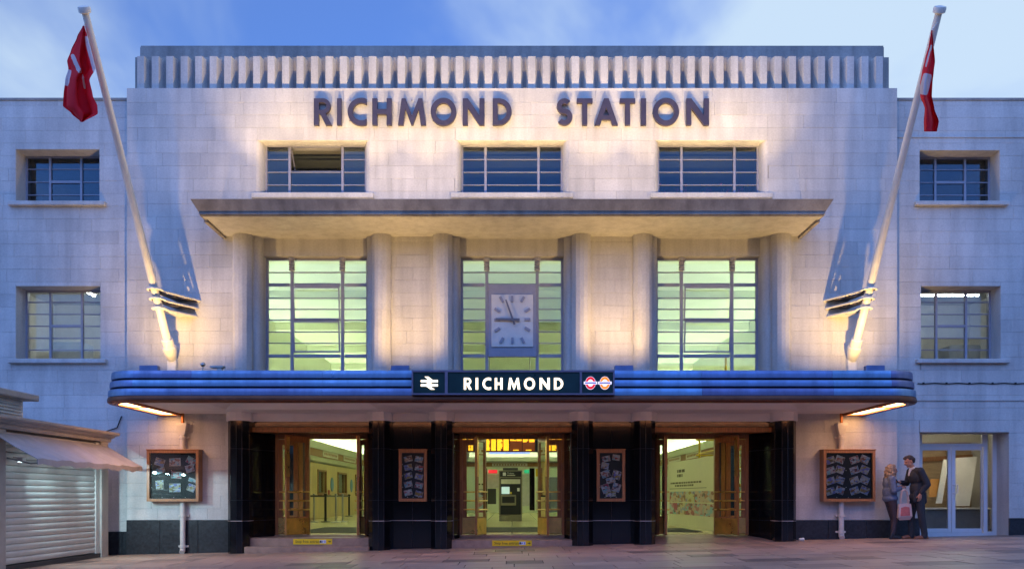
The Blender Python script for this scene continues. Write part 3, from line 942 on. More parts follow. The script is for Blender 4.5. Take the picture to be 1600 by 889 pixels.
for sgm in (('ls',), ('lc',), ('front', -7.2, 7.2), ('rc',), ('rs',)):
    autosmooth(sweep(band_path(*sgm), [(-0.13, ZS - 0.045), (-0.02, ZS - 0.045), (0.012, ZS - 0.02), (0.018, 1.86 + E), (0.004, 1.898 + E), (-0.13, 1.898 + E)]).build('canopy_lip', M['lip'], can), 40)
    autosmooth(sweep(band_path(*sgm), [(-0.19, ZS - 0.052), (-0.133, ZS - 0.052), (-0.133, ZS + 0.02), (-0.19, ZS + 0.02)]).build('copper_edge', M['copper'], can), 40)
# soffit with three coffers
cof = [(c - 1.62, c + 1.62, -2.62, -1.02) for c in BAYS]
sf = MB().wall(-7.2, 7.2, -2.83, 0.02, cof, ZS, ZS + 0.03)
sf.v = [(x, z, y) for (x, y, z) in sf.v]
for a, b, c0, c1 in cof:
    i = 0.22; h = 0.13
    sf.add([(a, c0, ZS), (b, c0, ZS), (b, c1, ZS), (a, c1, ZS), (a + i, c0 + i, ZS + h), (b - i, c0 + i, ZS + h), (b - i, c1 - i, ZS + h), (a + i, c1 - i, ZS + h)],
           [(0, 1, 5, 4), (1, 2, 6, 5), (2, 3, 7, 6), (3, 0, 4, 7), (4, 5, 6, 7)])
for s in (-1, 1):
    pts = [(s * 7.2, 0.02)] + [(s * (CX - CR) + s * (CR - 0.14) * math.cos(R(90 * i / 10)), -(CY - CR) - (CR - 0.14) * math.sin(R(90 * i / 10))) for i in range(11)]
    pts.insert(1, (s * (CX - 0.14), 0.02))
    sf.prism(pts, 'z', ZS, ZS + 0.03)
sf.build('canopy_soffit', M['soffit'], can)
M['strip'] = emit('warm_light_panel', (1.0, 0.52, 0.22), 5.0)
M['strip_front'] = emit('dim_copper_light', (1.0, 0.50, 0.26), 5.2)
for k in range(12):
    x0 = -7.1 + k * 14.2 / 12
    MB().box(x0 + 0.02, x0 + 14.2 / 12 - 0.02, -2.80, -2.66, ZS - 0.010, ZS - 0.003).build('light_panel', M['strip_front'], can)
for s in (-1, 1):
    xo, xi = 7.735, 7.40
    long_ = [(s * xi, -0.16), (s * xo, -0.16), (s * xo, -1.72), (s * xi, -1.72)]
    fr_ = [(s * xi, -1.78), (s * xo, -1.78), (s * xo, -2.3)] + [(s * (7.2 + 0.535 * math.cos(R(t))), -2.3 - 0.535 * math.sin(R(t))) for t in range(8, 67, 8)] + [(s * xi, -2.80)]
    for pl_ in (long_, fr_):
        MB().prism(pl_, 'z', ZS - 0.022, ZS - 0.004).build('light_panel', M['strip'], can)
    MB().box(min(s * xi, s * (xi - 0.05)), max(s * xi, s * (xi - 0.05)), -2.80, -0.1, ZS - 0.05, ZS - 0.002).build('copper_edge', M['copper'], can)
    for yy_ in (-1.75, -0.13):
        MB().box(min(s * xi, s * xo), max(s * xi, s * xo), yy_ - 0.025, yy_ + 0.025, ZS - 0.045, ZS - 0.002).build('copper_edge', M['copper'], can)

# ------------------------------------------------------------------ lit sign on the canopy
YS = -3.10
SX = lambda px: wx(px, YS)
SZ = lambda py: wz(py, YS)
M['sign_green'] = simple('sign_green', (0.004, 0.030, 0.032), 0.3, var=0.25, scale=3)
M['sign_frame'] = simple('sign_frame', (0.20, 0.17, 0.24), 0.4, metal=0.5)
M['lit'] = emit('lit_white', (1.0, 0.78, 0.55), 1.2)
M['lit_red'] = emit('lit_red', (0.75, 0.01, 0.015), 0.35)
M['lit_orange'] = emit('lit_orange', (0.95, 0.25, 0.01), 0.38)
M['lit_pale'] = emit('lit_pale', (0.85, 0.78, 0.92), 0.38)
M['bar_blue'] = emit('lit_blue', (0.12, 0.14, 0.42), 0.25)
cs = empty('canopy_sign', (0, YS, SZ(617)), 'illuminated dark green sign reading RICHMOND on the canopy edge', 'sign')
hl = [(SX(a), SX(b), SZ(614), SZ(581)) for a, b in ((645.5, 695), (699.5, 906), (909.5, 958))]
MB().wall(SX(643), SX(960.5), SZ(616.5), SZ(578), hl, YS, -2.98).build('sign_frame', M['sign_frame'], cs)
for a, b, c0, c1 in hl:
    MB().box(a - 0.003, b + 0.003, YS + 0.03, -2.985, c0 - 0.003, c1 + 0.003).build('sign_panel', M['sign_green'], cs)
for ch, a, b in [('R', 724.8, 737), ('I', 743.3, 746.9), ('C', 754, 767.2), ('H', 773.2, 785.2), ('M', 793.6, 812.8), ('O', 818.8, 836), ('N', 843.4, 859), ('D', 865.8, 880)]:
    h_ = SZ(590) - SZ(608.2)
    w_ = (SX(b) - SX(a)) / h_
    outline_obj('letter_' + ch.lower(), glyph(ch, w_, w_ if ch == 'I' else 0.185), SX(a), SZ(608.2), h_, YS + 0.012, 0.02, M['lit'], cs)
# double arrow
q = lambda zx, zy: (SX(500 + zx / 7.2727), SZ(570 + zy / 7.2727))
for loops in ([[q(1145, 170), q(1237, 170), q(1188, 132), q(1230, 132), q(1280, 170), q(1337, 170), q(1337, 194), q(1278, 194), q(1240, 216), q(1337, 216), q(1337, 241), q(1250, 241), q(1302, 277), q(1258, 277), q(1205, 241), q(1145, 241), q(1145, 216), q(1200, 216), q(1240, 194), q(1145, 194)]],):
    outline_obj('arrow_emblem', loops, 0, 0, 1.0, YS + 0.012, 0.02, M['lit'], cs)
q8 = lambda zx, zy: (SX(900 + zx / 19.757), SZ(575 + zy / 19.757))
for cxz, mt_ in ((450, M['lit_red']), (893, M['lit_orange'])):
    x, z = q8(cxz, 455); ro = abs(q8(160, 0)[0] - q8(0, 0)[0]); rz_ = abs(q8(0, 200)[1] - q8(0, 0)[1])
    ell = lambda k: [(x + ro * k * math.cos(R(t)), z + rz_ * k * math.sin(R(t))) for t in range(0, 360, 10)]
    outline_obj('roundel_rim', [ell(1.0), ell(0.95)], 0, 0, 1.0, YS + 0.014, 0.016, M['lit_pale'], cs)
    outline_obj('roundel_ring', [ell(0.95), ell(0.56)], 0, 0, 1.0, YS + 0.012, 0.016, mt_, cs)
    outline_obj('roundel_disc', [ell(0.56)], 0, 0, 1.0, YS + 0.015, 0.014, M['lit_pale'], cs)
    bw = abs(q8(207, 0)[0] - q8(0, 0)[0]); bh = abs(q8(0, 42)[1] - q8(0, 0)[1])
    MB().box(x - bw, x + bw, YS + 0.004, YS + 0.0115, z - bh, z + bh).build('roundel_bar', M['lit_pale'], cs)
    MB().box(x - bw * 0.82, x + bw * 0.82, YS + 0.001, YS + 0.0035, z - bh * 0.5, z + bh * 0.5).build('roundel_lettering', M['bar_blue'], cs)

# ------------------------------------------------------------------ floodlights on the canopy roof
M['lens'] = emit('floodlight_lens', (1.0, 0.72, 0.38), 4.0)
def floodlight(x, y, power, label, aim):
    zr = 2.36 + E
    f = empty('floodlight', (x, y, zr), label, 'floodlight', 'floodlights on the canopy roof')
    zt = (775 - 571.5) * (D + y) / F + E
    MB().tube((x, y, zr - 0.01), (x, y, zt - 0.14), 0.025).build('stem', M['steel'], f)
    MB().bbox(x - 0.19, x + 0.19, y - 0.09, y + 0.06, zt - 0.15, zt, 0.012).build('housing', M['canopy'], f)
    MB().box(x - 0.16, x + 0.16, y + 0.0605, y + 0.068, zt - 0.13, zt - 0.02).build('lens', M['lens'], f)
    l = bpy.data.lights.new('floodlight_beam', 'SPOT')
    l.energy = power; l.color = (1.0, 0.62, 0.21); l.spot_size = R(130); l.spot_blend = 1.0; l.shadow_soft_size = 0.035
    lo = bpy.data.objects.new('floodlight_beam', l); C.objects.link(lo)
    p = Vector((x, y + 0.11, zt - 0.03))
    lo.parent = f; lo.location = p - Vector((x, y, zr))
    lo.rotation_euler = (Vector(aim) - p).to_track_quat('-Z', 'Y').to_euler()
FP = 105
HOODP = 27
floodlight(-7.36, -1.75, FP * 1.35, 'boxy floodlight on the canopy roof below the flagpole at the kiosk end', (-7.2, 0, 7.0))
floodlight(-2.30, -1.5, FP * 1.1, 'boxy floodlight on the canopy roof in front of the wall panel beside the arrow emblem', (-2.4, 0, 7.6))
floodlight(2.30, -1.5, FP * 1.1, 'boxy floodlight on the canopy roof in front of the wall panel beside the roundels', (2.4, 0, 7.6))
floodlight(7.36, -1.75, FP * 1.35, 'boxy floodlight on the canopy roof below the flagpole above the couple', (7.2, 0, 7.0))
# long low uplights lying on the hood roof, washing the letters and the parapet
for k in range(5):
    x = -4.9 + k * 2.45; y, zr = -1.36, 6.09 + E
    f = empty('hood_uplight', (x, y, zr), 'long low uplight lying on the hood roof under ' + ('the window before RICHMOND', 'the letters RICH', 'the gap between the two words', 'the letters STAT', 'the window after STATION')[k], 'floodlight', 'uplights on the hood roof')
    MB().bbox(x - 1.16, x + 1.16, y - 0.05, y + 0.05, zr - 0.004, zr + 0.035, 0.008).build('housing', M['canopy'], f)
    MB().box(x - 1.13, x + 1.13, y - 0.03, y + 0.04, zr + 0.0355, zr + 0.04).build('lens', M['lens'], f)
    l = bpy.data.lights.new('hood_uplight_beam', 'AREA'); l.shape = 'RECTANGLE'; l.size = 2.2; l.size_y = 0.05
    l.energy = HOODP; l.color = (1.0, 0.66, 0.28)
    lo = bpy.data.objects.new('hood_uplight_beam', l); C.objects.link(lo)
    lo.parent = f; lo.location = (0, 0, 0.055)
    lo.rotation_euler = Vector((0, 1.0, 2.6)).to_track_quat('-Z', 'X').to_euler()
    lo.rotation_euler = (R(180 + 6), 0, 0)
    for xo in (-0.62, 0.62):      # narrow beams that reach the parapet
        l = bpy.data.lights.new('parapet_beam', 'SPOT'); l.energy = 185; l.color = (1.0, 0.68, 0.30); l.spot_size = R(58); l.spot_blend = 1.0; l.shadow_soft_size = 0.06
        lo = bpy.data.objects.new('parapet_beam', l); C.objects.link(lo)
        lo.parent = f; lo.location = (xo, 0, 0.06)
        lo.rotation_euler = Vector((0, 1.36, 3.5)).to_track_quat('-Z', 'Y').to_euler()
f = empty('lamp_on_stalk', W(317, 577, -1.2), 'small round lamp head on a thin stalk above the canopy', 'lamp')
p = W(317, 571, -1.2)
MB().tube((p.x, p.y, 3.40), p, 0.014).build('stalk', M['steel'], f)
MB().ball(p + Vector((0, 0, 0.02)), (0.055, 0.05, 0.05)).build('lamp_head', M['steel'], f, smooth=True)
p = W(340, 573.5, -1.2)
f = empty('junction_box', (p.x, p.y, 3.40), 'flat grey box on a post beside the small stalk lamp', 'box')
MB().bbox(p.x - 0.14, p.x + 0.14, p.y - 0.07, p.y + 0.07, p.z - 0.02, p.z + 0.025, 0.006).build('lid', M['steel'], f)
MB().bbox(p.x, p.x + 0.10, p.y - 0.05, p.y + 0.05, 3.40, p.z - 0.021, 0.006).build('post', M['steel'], f)

# ------------------------------------------------------------------ black tiled portal
por = MB()
for a, b in ((-3.12, -1.30), (1.30, 3.12)): por.box(a, b, -0.10, 1.2, -0.5, 2.75)
for s in (-1, 1): por.box(min(s * 5.78, s * 6.249), max(s * 5.78, s * 6.249), -0.10, 1.2, -0.5, 2.75)
portal = por.build('portal', M['grout'], st)
MB().box(-6.2, 6.2, -0.16, 1.2, 2.575, 2.975).build('portal_lintel', M['tile'], portal)
ZR = [None, 0.515, 0.967, 2.085, 2.70]
def tile(a, b, z0, z1, parent, th=0.012, gp=0.003):
    a, b = Vector((*a, 0)), Vector((*b, 0)); d = (b - a); L = d.length; d /= L; n = Vector((d.y, -d.x, 0))
    mb = MB(); c = 0.003
    P = lambda u, t, z: a + d * u + n * t + Vector((0, 0, z))
    vs = [P(gp, -0.004, z0 + gp), P(L - gp, -0.004, z0 + gp), P(L - gp, -0.004, z1 - gp), P(gp, -0.004, z1 - gp),
          P(gp, th - c, z0 + gp), P(L - gp, th - c, z0 + gp), P(L - gp, th - c, z1 - gp), P(gp, th - c, z1 - gp),
          P(gp + c, th, z0 + gp + c), P(L - gp - c, th, z0 + gp + c), P(L - gp - c, th, z1 - gp - c), P(gp + c, th, z1 - gp - c)]
    fs = [(8, 9, 10, 11)]
    for i in range(4):
        j = (i + 1) % 4
        fs += [(4 + i, 4 + j, 8 + j, 8 + i), (i, j, 4 + j, 4 + i)]
    mb.add(vs, fs).build('tile', M['tile'], parent)
def tile_run(pts, parent, x):
    for a, b in zip(pts[:-1], pts[1:]):
        zz = [gz(x) - 0.03] + ZR[1:]
        for z0, z1 in zip(zz[:-1], zz[1:]): tile(a, b, z0, z1, parent)
def pier_pts(x, e=0.0):
    return [(x - .22 - e, -.08), (x - .22 - e, -.40), (x - .12, -.545 - e), (x, -.555 - e), (x + .12, -.545 - e), (x + .22 + e, -.40), (x + .22 + e, -.08)]
for c in BAYS:
    for s in (-1, 1):
        x = c + s * 1.54
        pr = MB().prism(pier_pts(x), 'z', gz(x) - 0.1, 2.69).build('pier', M['grout'], st)
        tile_run(pier_pts(x), pr, x)
        lp = pier_pts(x, 0.014)
        MB().prism([(u, w_ ) for u, w_ in lp], 'z', 0.507, 0.523).build('pier_ledge', M['ledge'], pr)
        MB().prism(pier_pts(x, 0.05), 'z', 2.69, ZS + 0.005).build('pier_cap', M['soffit'], pr)
for a, b in ((-3.12, -1.30), (1.30, 3.12)):
    m_ = (a + b) / 2
    tile_run([(a + .16, -.10), (m_, -.10), (b - .16, -.10)], portal, m_)
    MB().box(a + .14, b - .14, -.125, -.09, 0.507, 0.523).build('panel_ledge', M['ledge'], portal)
# splayed door jambs
DOORS = {0: (-5.42, -4.67, -3.50, -3.31), 1: (-1.20, -0.62, 0.62, 1.20), 2: (3.31, 3.50, 4.67, 5.42)}
DY = 0.55
for n, c in enumerate(BAYS):
    xa, xb = c - 1.54 + 0.20, c + 1.54 - 0.20
    for x0, x1, inn in ((xa, DOORS[n][0], -1), (xb, DOORS[n][3], 1)):
        o = MB().prism([(x0, -0.10), (x1, DY), (x1, DY + 0.3), (x0 + inn * 0.2, DY + 0.3), (x0 + inn * 0.2, -0.10)], 'z', gz(x0) - 0.1, 2.58).build('door_jamb', M['grout'], portal)
        fixn(o)
        tile_run([(x0, -0.10), ((x0 + x1) / 2, (DY - 0.10) / 2), (x1, DY)] if inn < 0 else [(x1, DY), ((x0 + x1) / 2, (DY - 0.10) / 2), (x0, -0.10)], portal, x0)
    MB().box(xa, xb, -0.155, DY + 0.3, 2.47, 2.574).build('door_soffit', M['wood'], portal)
MB().box(-6.3, 6.3, -0.22, 0.02, 2.70, ZS - 0.003).build('white_cornice', M['soffit'], st)

# ------------------------------------------------------------------ doors
FL = 0.17
def leaf(name, h, e, z0, z1, parent, kick=True):
    d = (e[0] - h[0], e[1] - h[1]); L = math.hypot(*d); t = 0.024
    sw = min(0.10, L * 0.22)
    mb = MB()
    obox(mb, h, d, 0, sw, -t, t, z0, z1); obox(mb, h, d, L - sw, L, -t, t, z0, z1)
    obox(mb, h, d, sw, L - sw, -t, t, z1 - 0.13, z1); obox(mb, h, d, sw, L - sw, -t, t, z0, z0 + 0.40)
    o = mb.build(name, M['wood'], parent)
    obox(MB(), h, d, sw - 0.004, L - sw + 0.004, -0.004, 0.004, z0 + 0.395, z1 - 0.125).build('pane', M['glass'], o) if L - 2 * sw > 0.03 else None
    if kick:
        obox(MB(), h, d, 0.006, L - 0.006, -t - 0.004, t + 0.004, z0 + 0.012, z0 + 0.37).build('kick_plate', M['brass'], o)
        for zz in (0.75, 0.95, 1.15):
            for tt in (-t - 0.035, t + 0.035):
                a = Vector((h[0], h[1], zz)); dv = Vector((d[0] / L, d[1] / L, 0)); nv = Vector((dv.y, -dv.x, 0))
                rb = MB().tube(a + dv * 0.03 + nv * tt, a + dv * (L - 0.03) + nv * tt, 0.017, n=8)
                for uu in (0.05, L - 0.05): rb.tube(a + dv * uu + nv * tt, a + dv * uu, 0.010, n=6)
                rb.build('push_rail', M['brass'], o)
    return o
for n, c in enumerate(BAYS):
    xl, hl_, hr, xr = DOORS[n]
    fr = MB()
    fr.box(xl, xr, DY - 0.04, DY + 0.06, 2.36, 2.469)
    for x in (xl + 0.03, hl_ , hr, xr - 0.03): fr.box(x - 0.03, x + 0.03, DY - 0.04, DY + 0.06, FL, 2.359)
    fo = fr.build('door_frame', M['wood'], st)
    leaf('sidelight', (xl + 0.062, DY), (hl_ - 0.032, DY), FL + 0.02, 2.35, fo)
    leaf('sidelight', (hr + 0.032, DY), (xr - 0.062, DY), FL + 0.02, 2.35, fo)
    z0, z1 = FL + 0.02, 2.40
    if n == 0: ends = ((-5.03, -0.10), (-3.42, -0.10))
    elif n == 1: ends = ((-0.80, -0.07), (0.80, -0.07))
    else: ends = ((3.42, -0.10), (5.03, -0.10))
    lf = leaf('door_leaf', (hl_ + 0.01, DY - 0.06), ends[0], z0, z1, st)
    rf = leaf('door_leaf', (hr - 0.01, DY - 0.06), ends[1], z0, z1, st)
    for ob, en, h in ((lf, ends[0], hl_), (rf, ends[1], hr)):
        d = (h - en[0], DY - 0.06 - en[1])
        obox(MB(), en, d, 0.004, 0.10, -0.031, 0.031, z0 + 1.30, z1 - 0.02).build('finger_plate', M['brass'], ob)

# ------------------------------------------------------------------ steps
stp = empty('entrance_steps', (-4.44, -0.4, gz(-4.44)), 'two worn brown stone steps up to the doorway with the queue barriers inside', 'steps')
MB().bbox(-5.75, -3.14, -0.34, 0.52, -0.3, 0.138, 0.012).build('step', M['step'], stp)
MB().bbox(-5.80, -3.10, -0.60, -0.343, -0.4, -0.044, 0.012).build('step', M['step'], stp)
MB().bbox(-5.40, -3.32, 0.35, 0.85, 0.1, FL - 0.002, 0.006).build('threshold', M['step'], stp)
stp = empty('entrance_steps', (0, -0.4, gz(0)), 'single brown stone step in front of the doorway with the ticket machine inside', 'steps')
MB().bbox(-1.36, 1.36, -0.40, 0.52, -0.3, 0.098, 0.012).build('step', M['step'], stp)
MB().bbox(-1.19, 1.19, 0.30, 0.85, 0.06, FL - 0.002, 0.006).build('threshold', M['step'], stp)
MB().hull([(3.1, -0.30, gz(3.1) - 0.02), (5.78, -0.30, gz(5.78) - 0.02), (3.1, -0.30, gz(3.1) + 0.004), (5.78, -0.30, gz(5.78) + 0.004), (3.32, 0.85, FL - 0.003), (5.42, 0.85, FL - 0.003), (3.32, 0.85, -0.1), (5.42, 0.85, -0.1), (3.2, 0.5, FL - 0.02), (5.5, 0.5, FL - 0.02)]).build('entrance_ramp', M['step'], kind='structure')
def step_notice(px0, px1, py0, py1, Y, label):
    a, b, z0, z1 = wx(px0, Y), wx(px1, Y), wz(py1, Y), wz(py0, Y)
    o = empty('step_notice', (a, Y, z0), label, 'sign')
    MB().box(a, b, Y, Y + 0.006, z0, z1).build('backing', M['yellow'], o)
    w_ = b - a; h_ = z1 - z0
    text_obj('lettering', 'Step free entrance', a + w_ * 0.055, z0 + h_ * 0.30, h_ * 0.66, Y - 0.002, M['ink'], o)
    MB().box(a + w_ * 0.68, a + w_ * 0.845, Y - 0.002, Y + 0.001, z0 + h_ * 0.2, z1 - h_ * 0.2).build('symbol_panel', M['white'], o)
    MB().box(a + w_ * 0.69, a + w_ * 0.725, Y - 0.004, Y - 0.001, z0 + h_ * 0.3, z1 - h_ * 0.3).build('symbol', M['ink'], o)
    cx_, cz_ = a + w_ * 0.76, (z0 + z1) / 2
    MB().lathe([(0.016, -0.001), (0.016, 0.001)], (cx_, Y - 0.003, cz_), (0, 1, 0), 12).build('symbol', M['bar_blue'], o)
    MB().box(a + w_ * 0.80, a + w_ * 0.83, Y - 0.004, Y - 0.001, z0 + h_ * 0.3, z1 - h_ * 0.3).build('symbol', M['bar_blue'], o)
    ax = a + w_ * 0.935
    outline_obj('arrow', [[(-0.035, -0.006), (0.0, -0.006), (0.0, -0.022), (0.03, 0), (0.0, 0.022), (0.0, 0.006), (-0.035, 0.006)]], ax, cz_, 1.0, Y - 0.003, 0.002, M['ink'], o)
step_notice(458, 519, 841.3, 850, -0.347, 'yellow step free entrance notice on the upper of the two steps')
step_notice(769, 831, 843.8, 852.5, -0.407, 'yellow step free entrance notice on the single step')

# ------------------------------------------------------------------ poster cases
def case(px0, px1, py0, py1, yw, dep, label, cards, th=0.06, group=None):
    yf = yw - dep
    a, b, z0, z1 = wx(px0, yf), wx(px1, yf), wz(py1, yf), wz(py0, yf)
    o = empty('poster_case', ((a + b) / 2, yw, z0), label, 'poster case', group)
    MB().wall(a, b, z0, z1, [(a + th, b - th, z0 + th, z1 - th)], yf, yw + 0.004).build('wood_frame', M['case_wood'], o)
    MB().box(a + th - 0.003, b - th + 0.003, yf + 0.075, yf + 0.085, z0 + th - 0.003, z1 - th + 0.003).build('backing_board', M['ink'], o)
    MB().bbox(a - 0.012, b + 0.012, yf - 0.014, yw, z1 + 0.0005, z1 + 0.022, 0.005).build('top_moulding', M['case_wood'], o)
    MB().box(a + th - 0.002, b - th + 0.002, yf + 0.016, yf + 0.021, z0 + th - 0.002, z1 - th + 0.002).build('pane', M['glass'], o)
    iw, ih = b - a - 2 * th, z1 - z0 - 2 * th
    for (u, v, cw, ch, ang) in cards:
        cx_, cz_ = a + th + u * iw, z0 + th + v * ih
        ca, sa = math.cos(R(ang)), math.sin(R(ang)); pts = []
        cw, ch = cw * 1.25, ch * 1.25
        for (du, dv) in ((-cw, -ch), (cw, -ch), (cw, ch), (-cw, ch)):
            pts.append((du / 2 * ca - dv / 2 * sa, du / 2 * sa + dv / 2 * ca))
        cd = MB()
        cd.add([(p_[0], 0, p_[1]) for p_ in pts] + [(p_[0], 0.004, p_[1]) for p_ in pts] + [(p_[0] * 0.9, -0.0015, p_[1] * 0.86) for p_ in pts],
               [(0, 1, 2, 3), (7, 6, 5, 4), (0, 4, 5, 1), (1, 5, 6, 2), (2, 6, 7, 3), (3, 7, 4, 0)])
        cd.add([(p_[0] * 0.97, -0.0015, p_[1] * 0.96) for p_ in pts], [(0, 1, 2, 3)], 1)
        cd.v = cd.v[:8] + cd.v[12:]
        cd.f = cd.f[:6] + [(8, 9, 10, 11)]
        co_ = cd.build('photograph', [M['white'], M['photo']], o)
        co_.location = Vector((cx_, yf + 0.062, cz_)) - ORG[o.name]
        co_.data.transform(Matrix.Translation(ORG[o.name]))
    for u, v in [(0.02, k / 4) for k in range(1, 4)] + [(k / 4, 0.03) for k in range(1, 4)] + [(0.45, 0.62), (0.45, 0.25)]:
        MB().lathe([(0.009, 0), (0.009, 0.008)], (a + th + u * iw, yf + 0.066, z0 + th + v * ih), (0, 1, 0), 8).build('pin', M['white'], o)
    return o
cards_l = [(0.2, 0.80, .17, .13, -18), (0.53, 0.80, .20, .14, 2), (0.88, 0.83, .17, .12, -28), (0.85, 0.66, .15, .13, 15), (0.53, 0.24, .20, .15, 1), (0.92, 0.40, .16, .07, -18), (0.88, 0.24, .14, .13, -22), (0.2, 0.30, .14, .16, 6), (0.22, 0.62, .15, .10, 20), (0.56, 0.52, .18, .12, -4)]
cards_r = []
for k in range(4):
    v = 0.86 - k * 0.225
    cards_r += [(0.11, v - .02, .155, .12, 17), (0.315, v, .15, .125, -20), (0.63, v - .01, .155, .125, 18), (0.85, v, .155, .13, -24)]
case(229, 310, 703, 783, 0.0, 0.26, 'square oak poster case with about ten photographs, hung before the downpipe next to the kiosk', cards_l)
case(1287, 1368, 703, 783, 0.0, 0.26, 'square oak poster case with rows of tilted photographs, on the wall beside the couple', cards_r)
cards_n = []
for k in range(5): cards_n += [(0.28, 0.87 - k * .185, .14, .10, 14), (0.76, 0.86 - k * .19, .135, .10, -14)]
case(623, 667, 702.5, 783, -0.112, 0.10, 'narrow oak poster case on black tiles between the stepped doorway and the ticket machine doorway', cards_n, th=0.065)
cards_m = [(0.3, 0.87, .14, .10, 12), (0.74, 0.90, .13, .1, -8), (0.25, 0.72, .13, .11, -10), (0.27, 0.54, .15, .12, 22), (0.76, 0.52, .15, .15, -18), (0.5, 0.40, .16, .10, 12), (0.28, 0.22, .14, .16, 20), (0.75, 0.24, .14, .15, -18), (0.5, 0.1, .18, .09, 3)]
case(932.5, 977, 702.5, 783, -0.112, 0.10, 'narrow oak poster case on black tiles next to the step free doorway', cards_m, th=0.065)

# ------------------------------------------------------------------ downpipes
def downpipe(px, label):
    Y = -0.10; x = wx(px, Y); zg = gz(x)
    o = empty('downpipe', (x, Y, zg), label, 'drainpipe')
    ztop = wz(661, Y); zh = wz(672, Y)
    MB().tube((x, Y, zg + 0.10), (x, Y, zh - 0.02), 0.058, n=16).build('pipe', M['pipe'], o, smooth=False)
    h = MB().hull([(x - .11, Y - .09, ztop), (x + .11, Y - .09, ztop), (x - .11, Y + .10, ztop), (x + .11, Y + .10, ztop), (x - .11, Y - .09, ztop - .05), (x + .11, Y - .09, ztop - .05), (x - .11, Y + .10, ztop - .05), (x + .11, Y + .10, ztop - .05), (x - .06, Y - .06, zh - .1), (x + .06, Y - .06, zh - .1), (x - .06, Y + .06, zh - .1), (x + .06, Y + .06, zh - .1)])
    h.build('hopper', M['pipe'], o)
    for zz in (zh - 0.16, 0.62, zg + 0.16):
        MB().lathe([(0.060, -0.03), (0.072, -0.025), (0.072, 0.025), (0.060, 0.03)], (x, Y, zz), n=16).build('collar', M['pipe'], o)
        MB().box(x - 0.11, x + 0.11, Y + 0.03, 0.003, zz - 0.02, zz + 0.02).build('bracket', M['pipe'], o)
    MB().path([(x, Y, zg + 0.12), (x, Y - 0.01, zg + 0.07), (x, Y - 0.06, zg + 0.03)], 0.06, 12).build('shoe', M['pipe'], o)
    MB().tube((x, Y, ztop - 0.03), (x, Y, ZS + 0.01), 0.035).build('copper_spout', M['copper'], o)
downpipe(285.5, 'cream downpipe behind the photo case next to the kiosk')
downpipe(1314.5, 'cream downpipe behind the photo case beside the couple')

# ------------------------------------------------------------------ flagpoles with brackets and flags
M['plate_dark'] = simple('shaded_plate', (0.10, 0.08, 0.075), 0.7, var=0.3)  # dark colour stands for the shade between the stacked bracket plates
def pole_pt(s, X): return Vector((X, -0.12 - 4.0 * s, 4.12 + 5.52 * s))
def flagpole(sgn, label):
    X = sgn * 7.55
    o = empty('flagpole', (X, 0, 3.9), label, 'flagpole')
    a, b = pole_pt(0.04, X), pole_pt(0.992, X)
    ax = (b - a).normalized()
    autosmooth(MB().tube(a, b, 0.088, 0.060, n=20).build('pole', M['white'], o), 40)
    L = (b - a).length
    autosmooth(MB().lathe([(0.062, -0.02), (0.105, 0.0), (0.11, 0.06), (0.10, 0.095), (0.03, 0.11)], b, ax, 20).build('finial', M['white'], o), 40)
    bs = MB().lathe([(0.05, -0.42), (0.10, -0.36), (0.135, -0.22), (0.15, -0.10), (0.15, -0.06), (0.125, -0.05), (0.125, 0.12), (0.11, 0.14), (0.09, 0.145)], a + ax * 0.05, ax, 20)
    autosmooth(bs.build('socket', M['white'], o), 35)
    MB().bbox(X - 0.10, X + 0.10, -0.14, 0.012, 3.72, 4.12, 0.02).build('wall_plate', M['white'], o)
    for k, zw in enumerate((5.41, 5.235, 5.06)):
        s = (zw - 4.12) / 5.52
        pc = pole_pt(s, X)
        xr = sgn * (6.96 + 0.04 * k)
        ring = [(pc.x - sgn * -0.14 * math.cos(R(t)) , pc.y - 0.15 * math.sin(R(t))) for t in range(-20, 201, 20)]
        # outer outline: round the pole, then back to the wall
        out_ = [(pc.x + sgn * 0.14 * math.cos(R(t)), pc.y - 0.16 * math.sin(R(t))) for t in range(-10, 181, 19)]
        out_ += [(pc.x - sgn * 0.13, pc.y + 0.16), (xr, 0.012), (sgn * 7.50, 0.012), (pc.x + sgn * 0.10, pc.y + 0.20)]
        def lerp(p, q_, t): return (p[0] + (q_[0] - p[0]) * t, p[1] + (q_[1] - p[1]) * t)
        pa, pb = (pc.x - sgn * 0.03, pc.y + 0.22), (sgn * 7.17, -0.16)
        nx_, ny_ = -(pb[1] - pa[1]), pb[0] - pa[0]; ln = math.hypot(nx_, ny_); nx_, ny_ = nx_ / ln * 0.06, ny_ / ln * 0.06
        hole1 = [lerp(pa, pb, 0.05), (lerp(pa, pb, 0.2)[0] + nx_, lerp(pa, pb, 0.2)[1] + ny_), (lerp(pa, pb, 0.5)[0] + nx_, lerp(pa, pb, 0.5)[1] + ny_), (lerp(pa, pb, 0.5)[0] - nx_, lerp(pa, pb, 0.5)[1] - ny_), (lerp(pa, pb, 0.2)[0] - nx_, lerp(pa, pb, 0.2)[1] - ny_)]
        hole2 = [(lerp(pa, pb, 0.6)[0] + nx_, lerp(pa, pb, 0.6)[1] + ny_), (lerp(pa, pb, 0.95)[0] + nx_, lerp(pa, pb, 0.95)[1] + ny_), (lerp(pa, pb, 0.95)[0] - nx_, lerp(pa, pb, 0.95)[1] - ny_), (lerp(pa, pb, 0.6)[0] - nx_, lerp(pa, pb, 0.6)[1] - ny_)]
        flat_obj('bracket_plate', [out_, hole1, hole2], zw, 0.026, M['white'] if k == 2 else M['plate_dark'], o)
        rim = [(u, v, zw) for u, v in out_[:-2]]
        rim += [(out_[-2][0], out_[-2][1], zw)]
        autosmooth(MB().path([r_ for r_ in rim if r_[1] < 0.013][:-1], 0.026, 8).build('plate_rim', M['white'], o), 50)
    return o
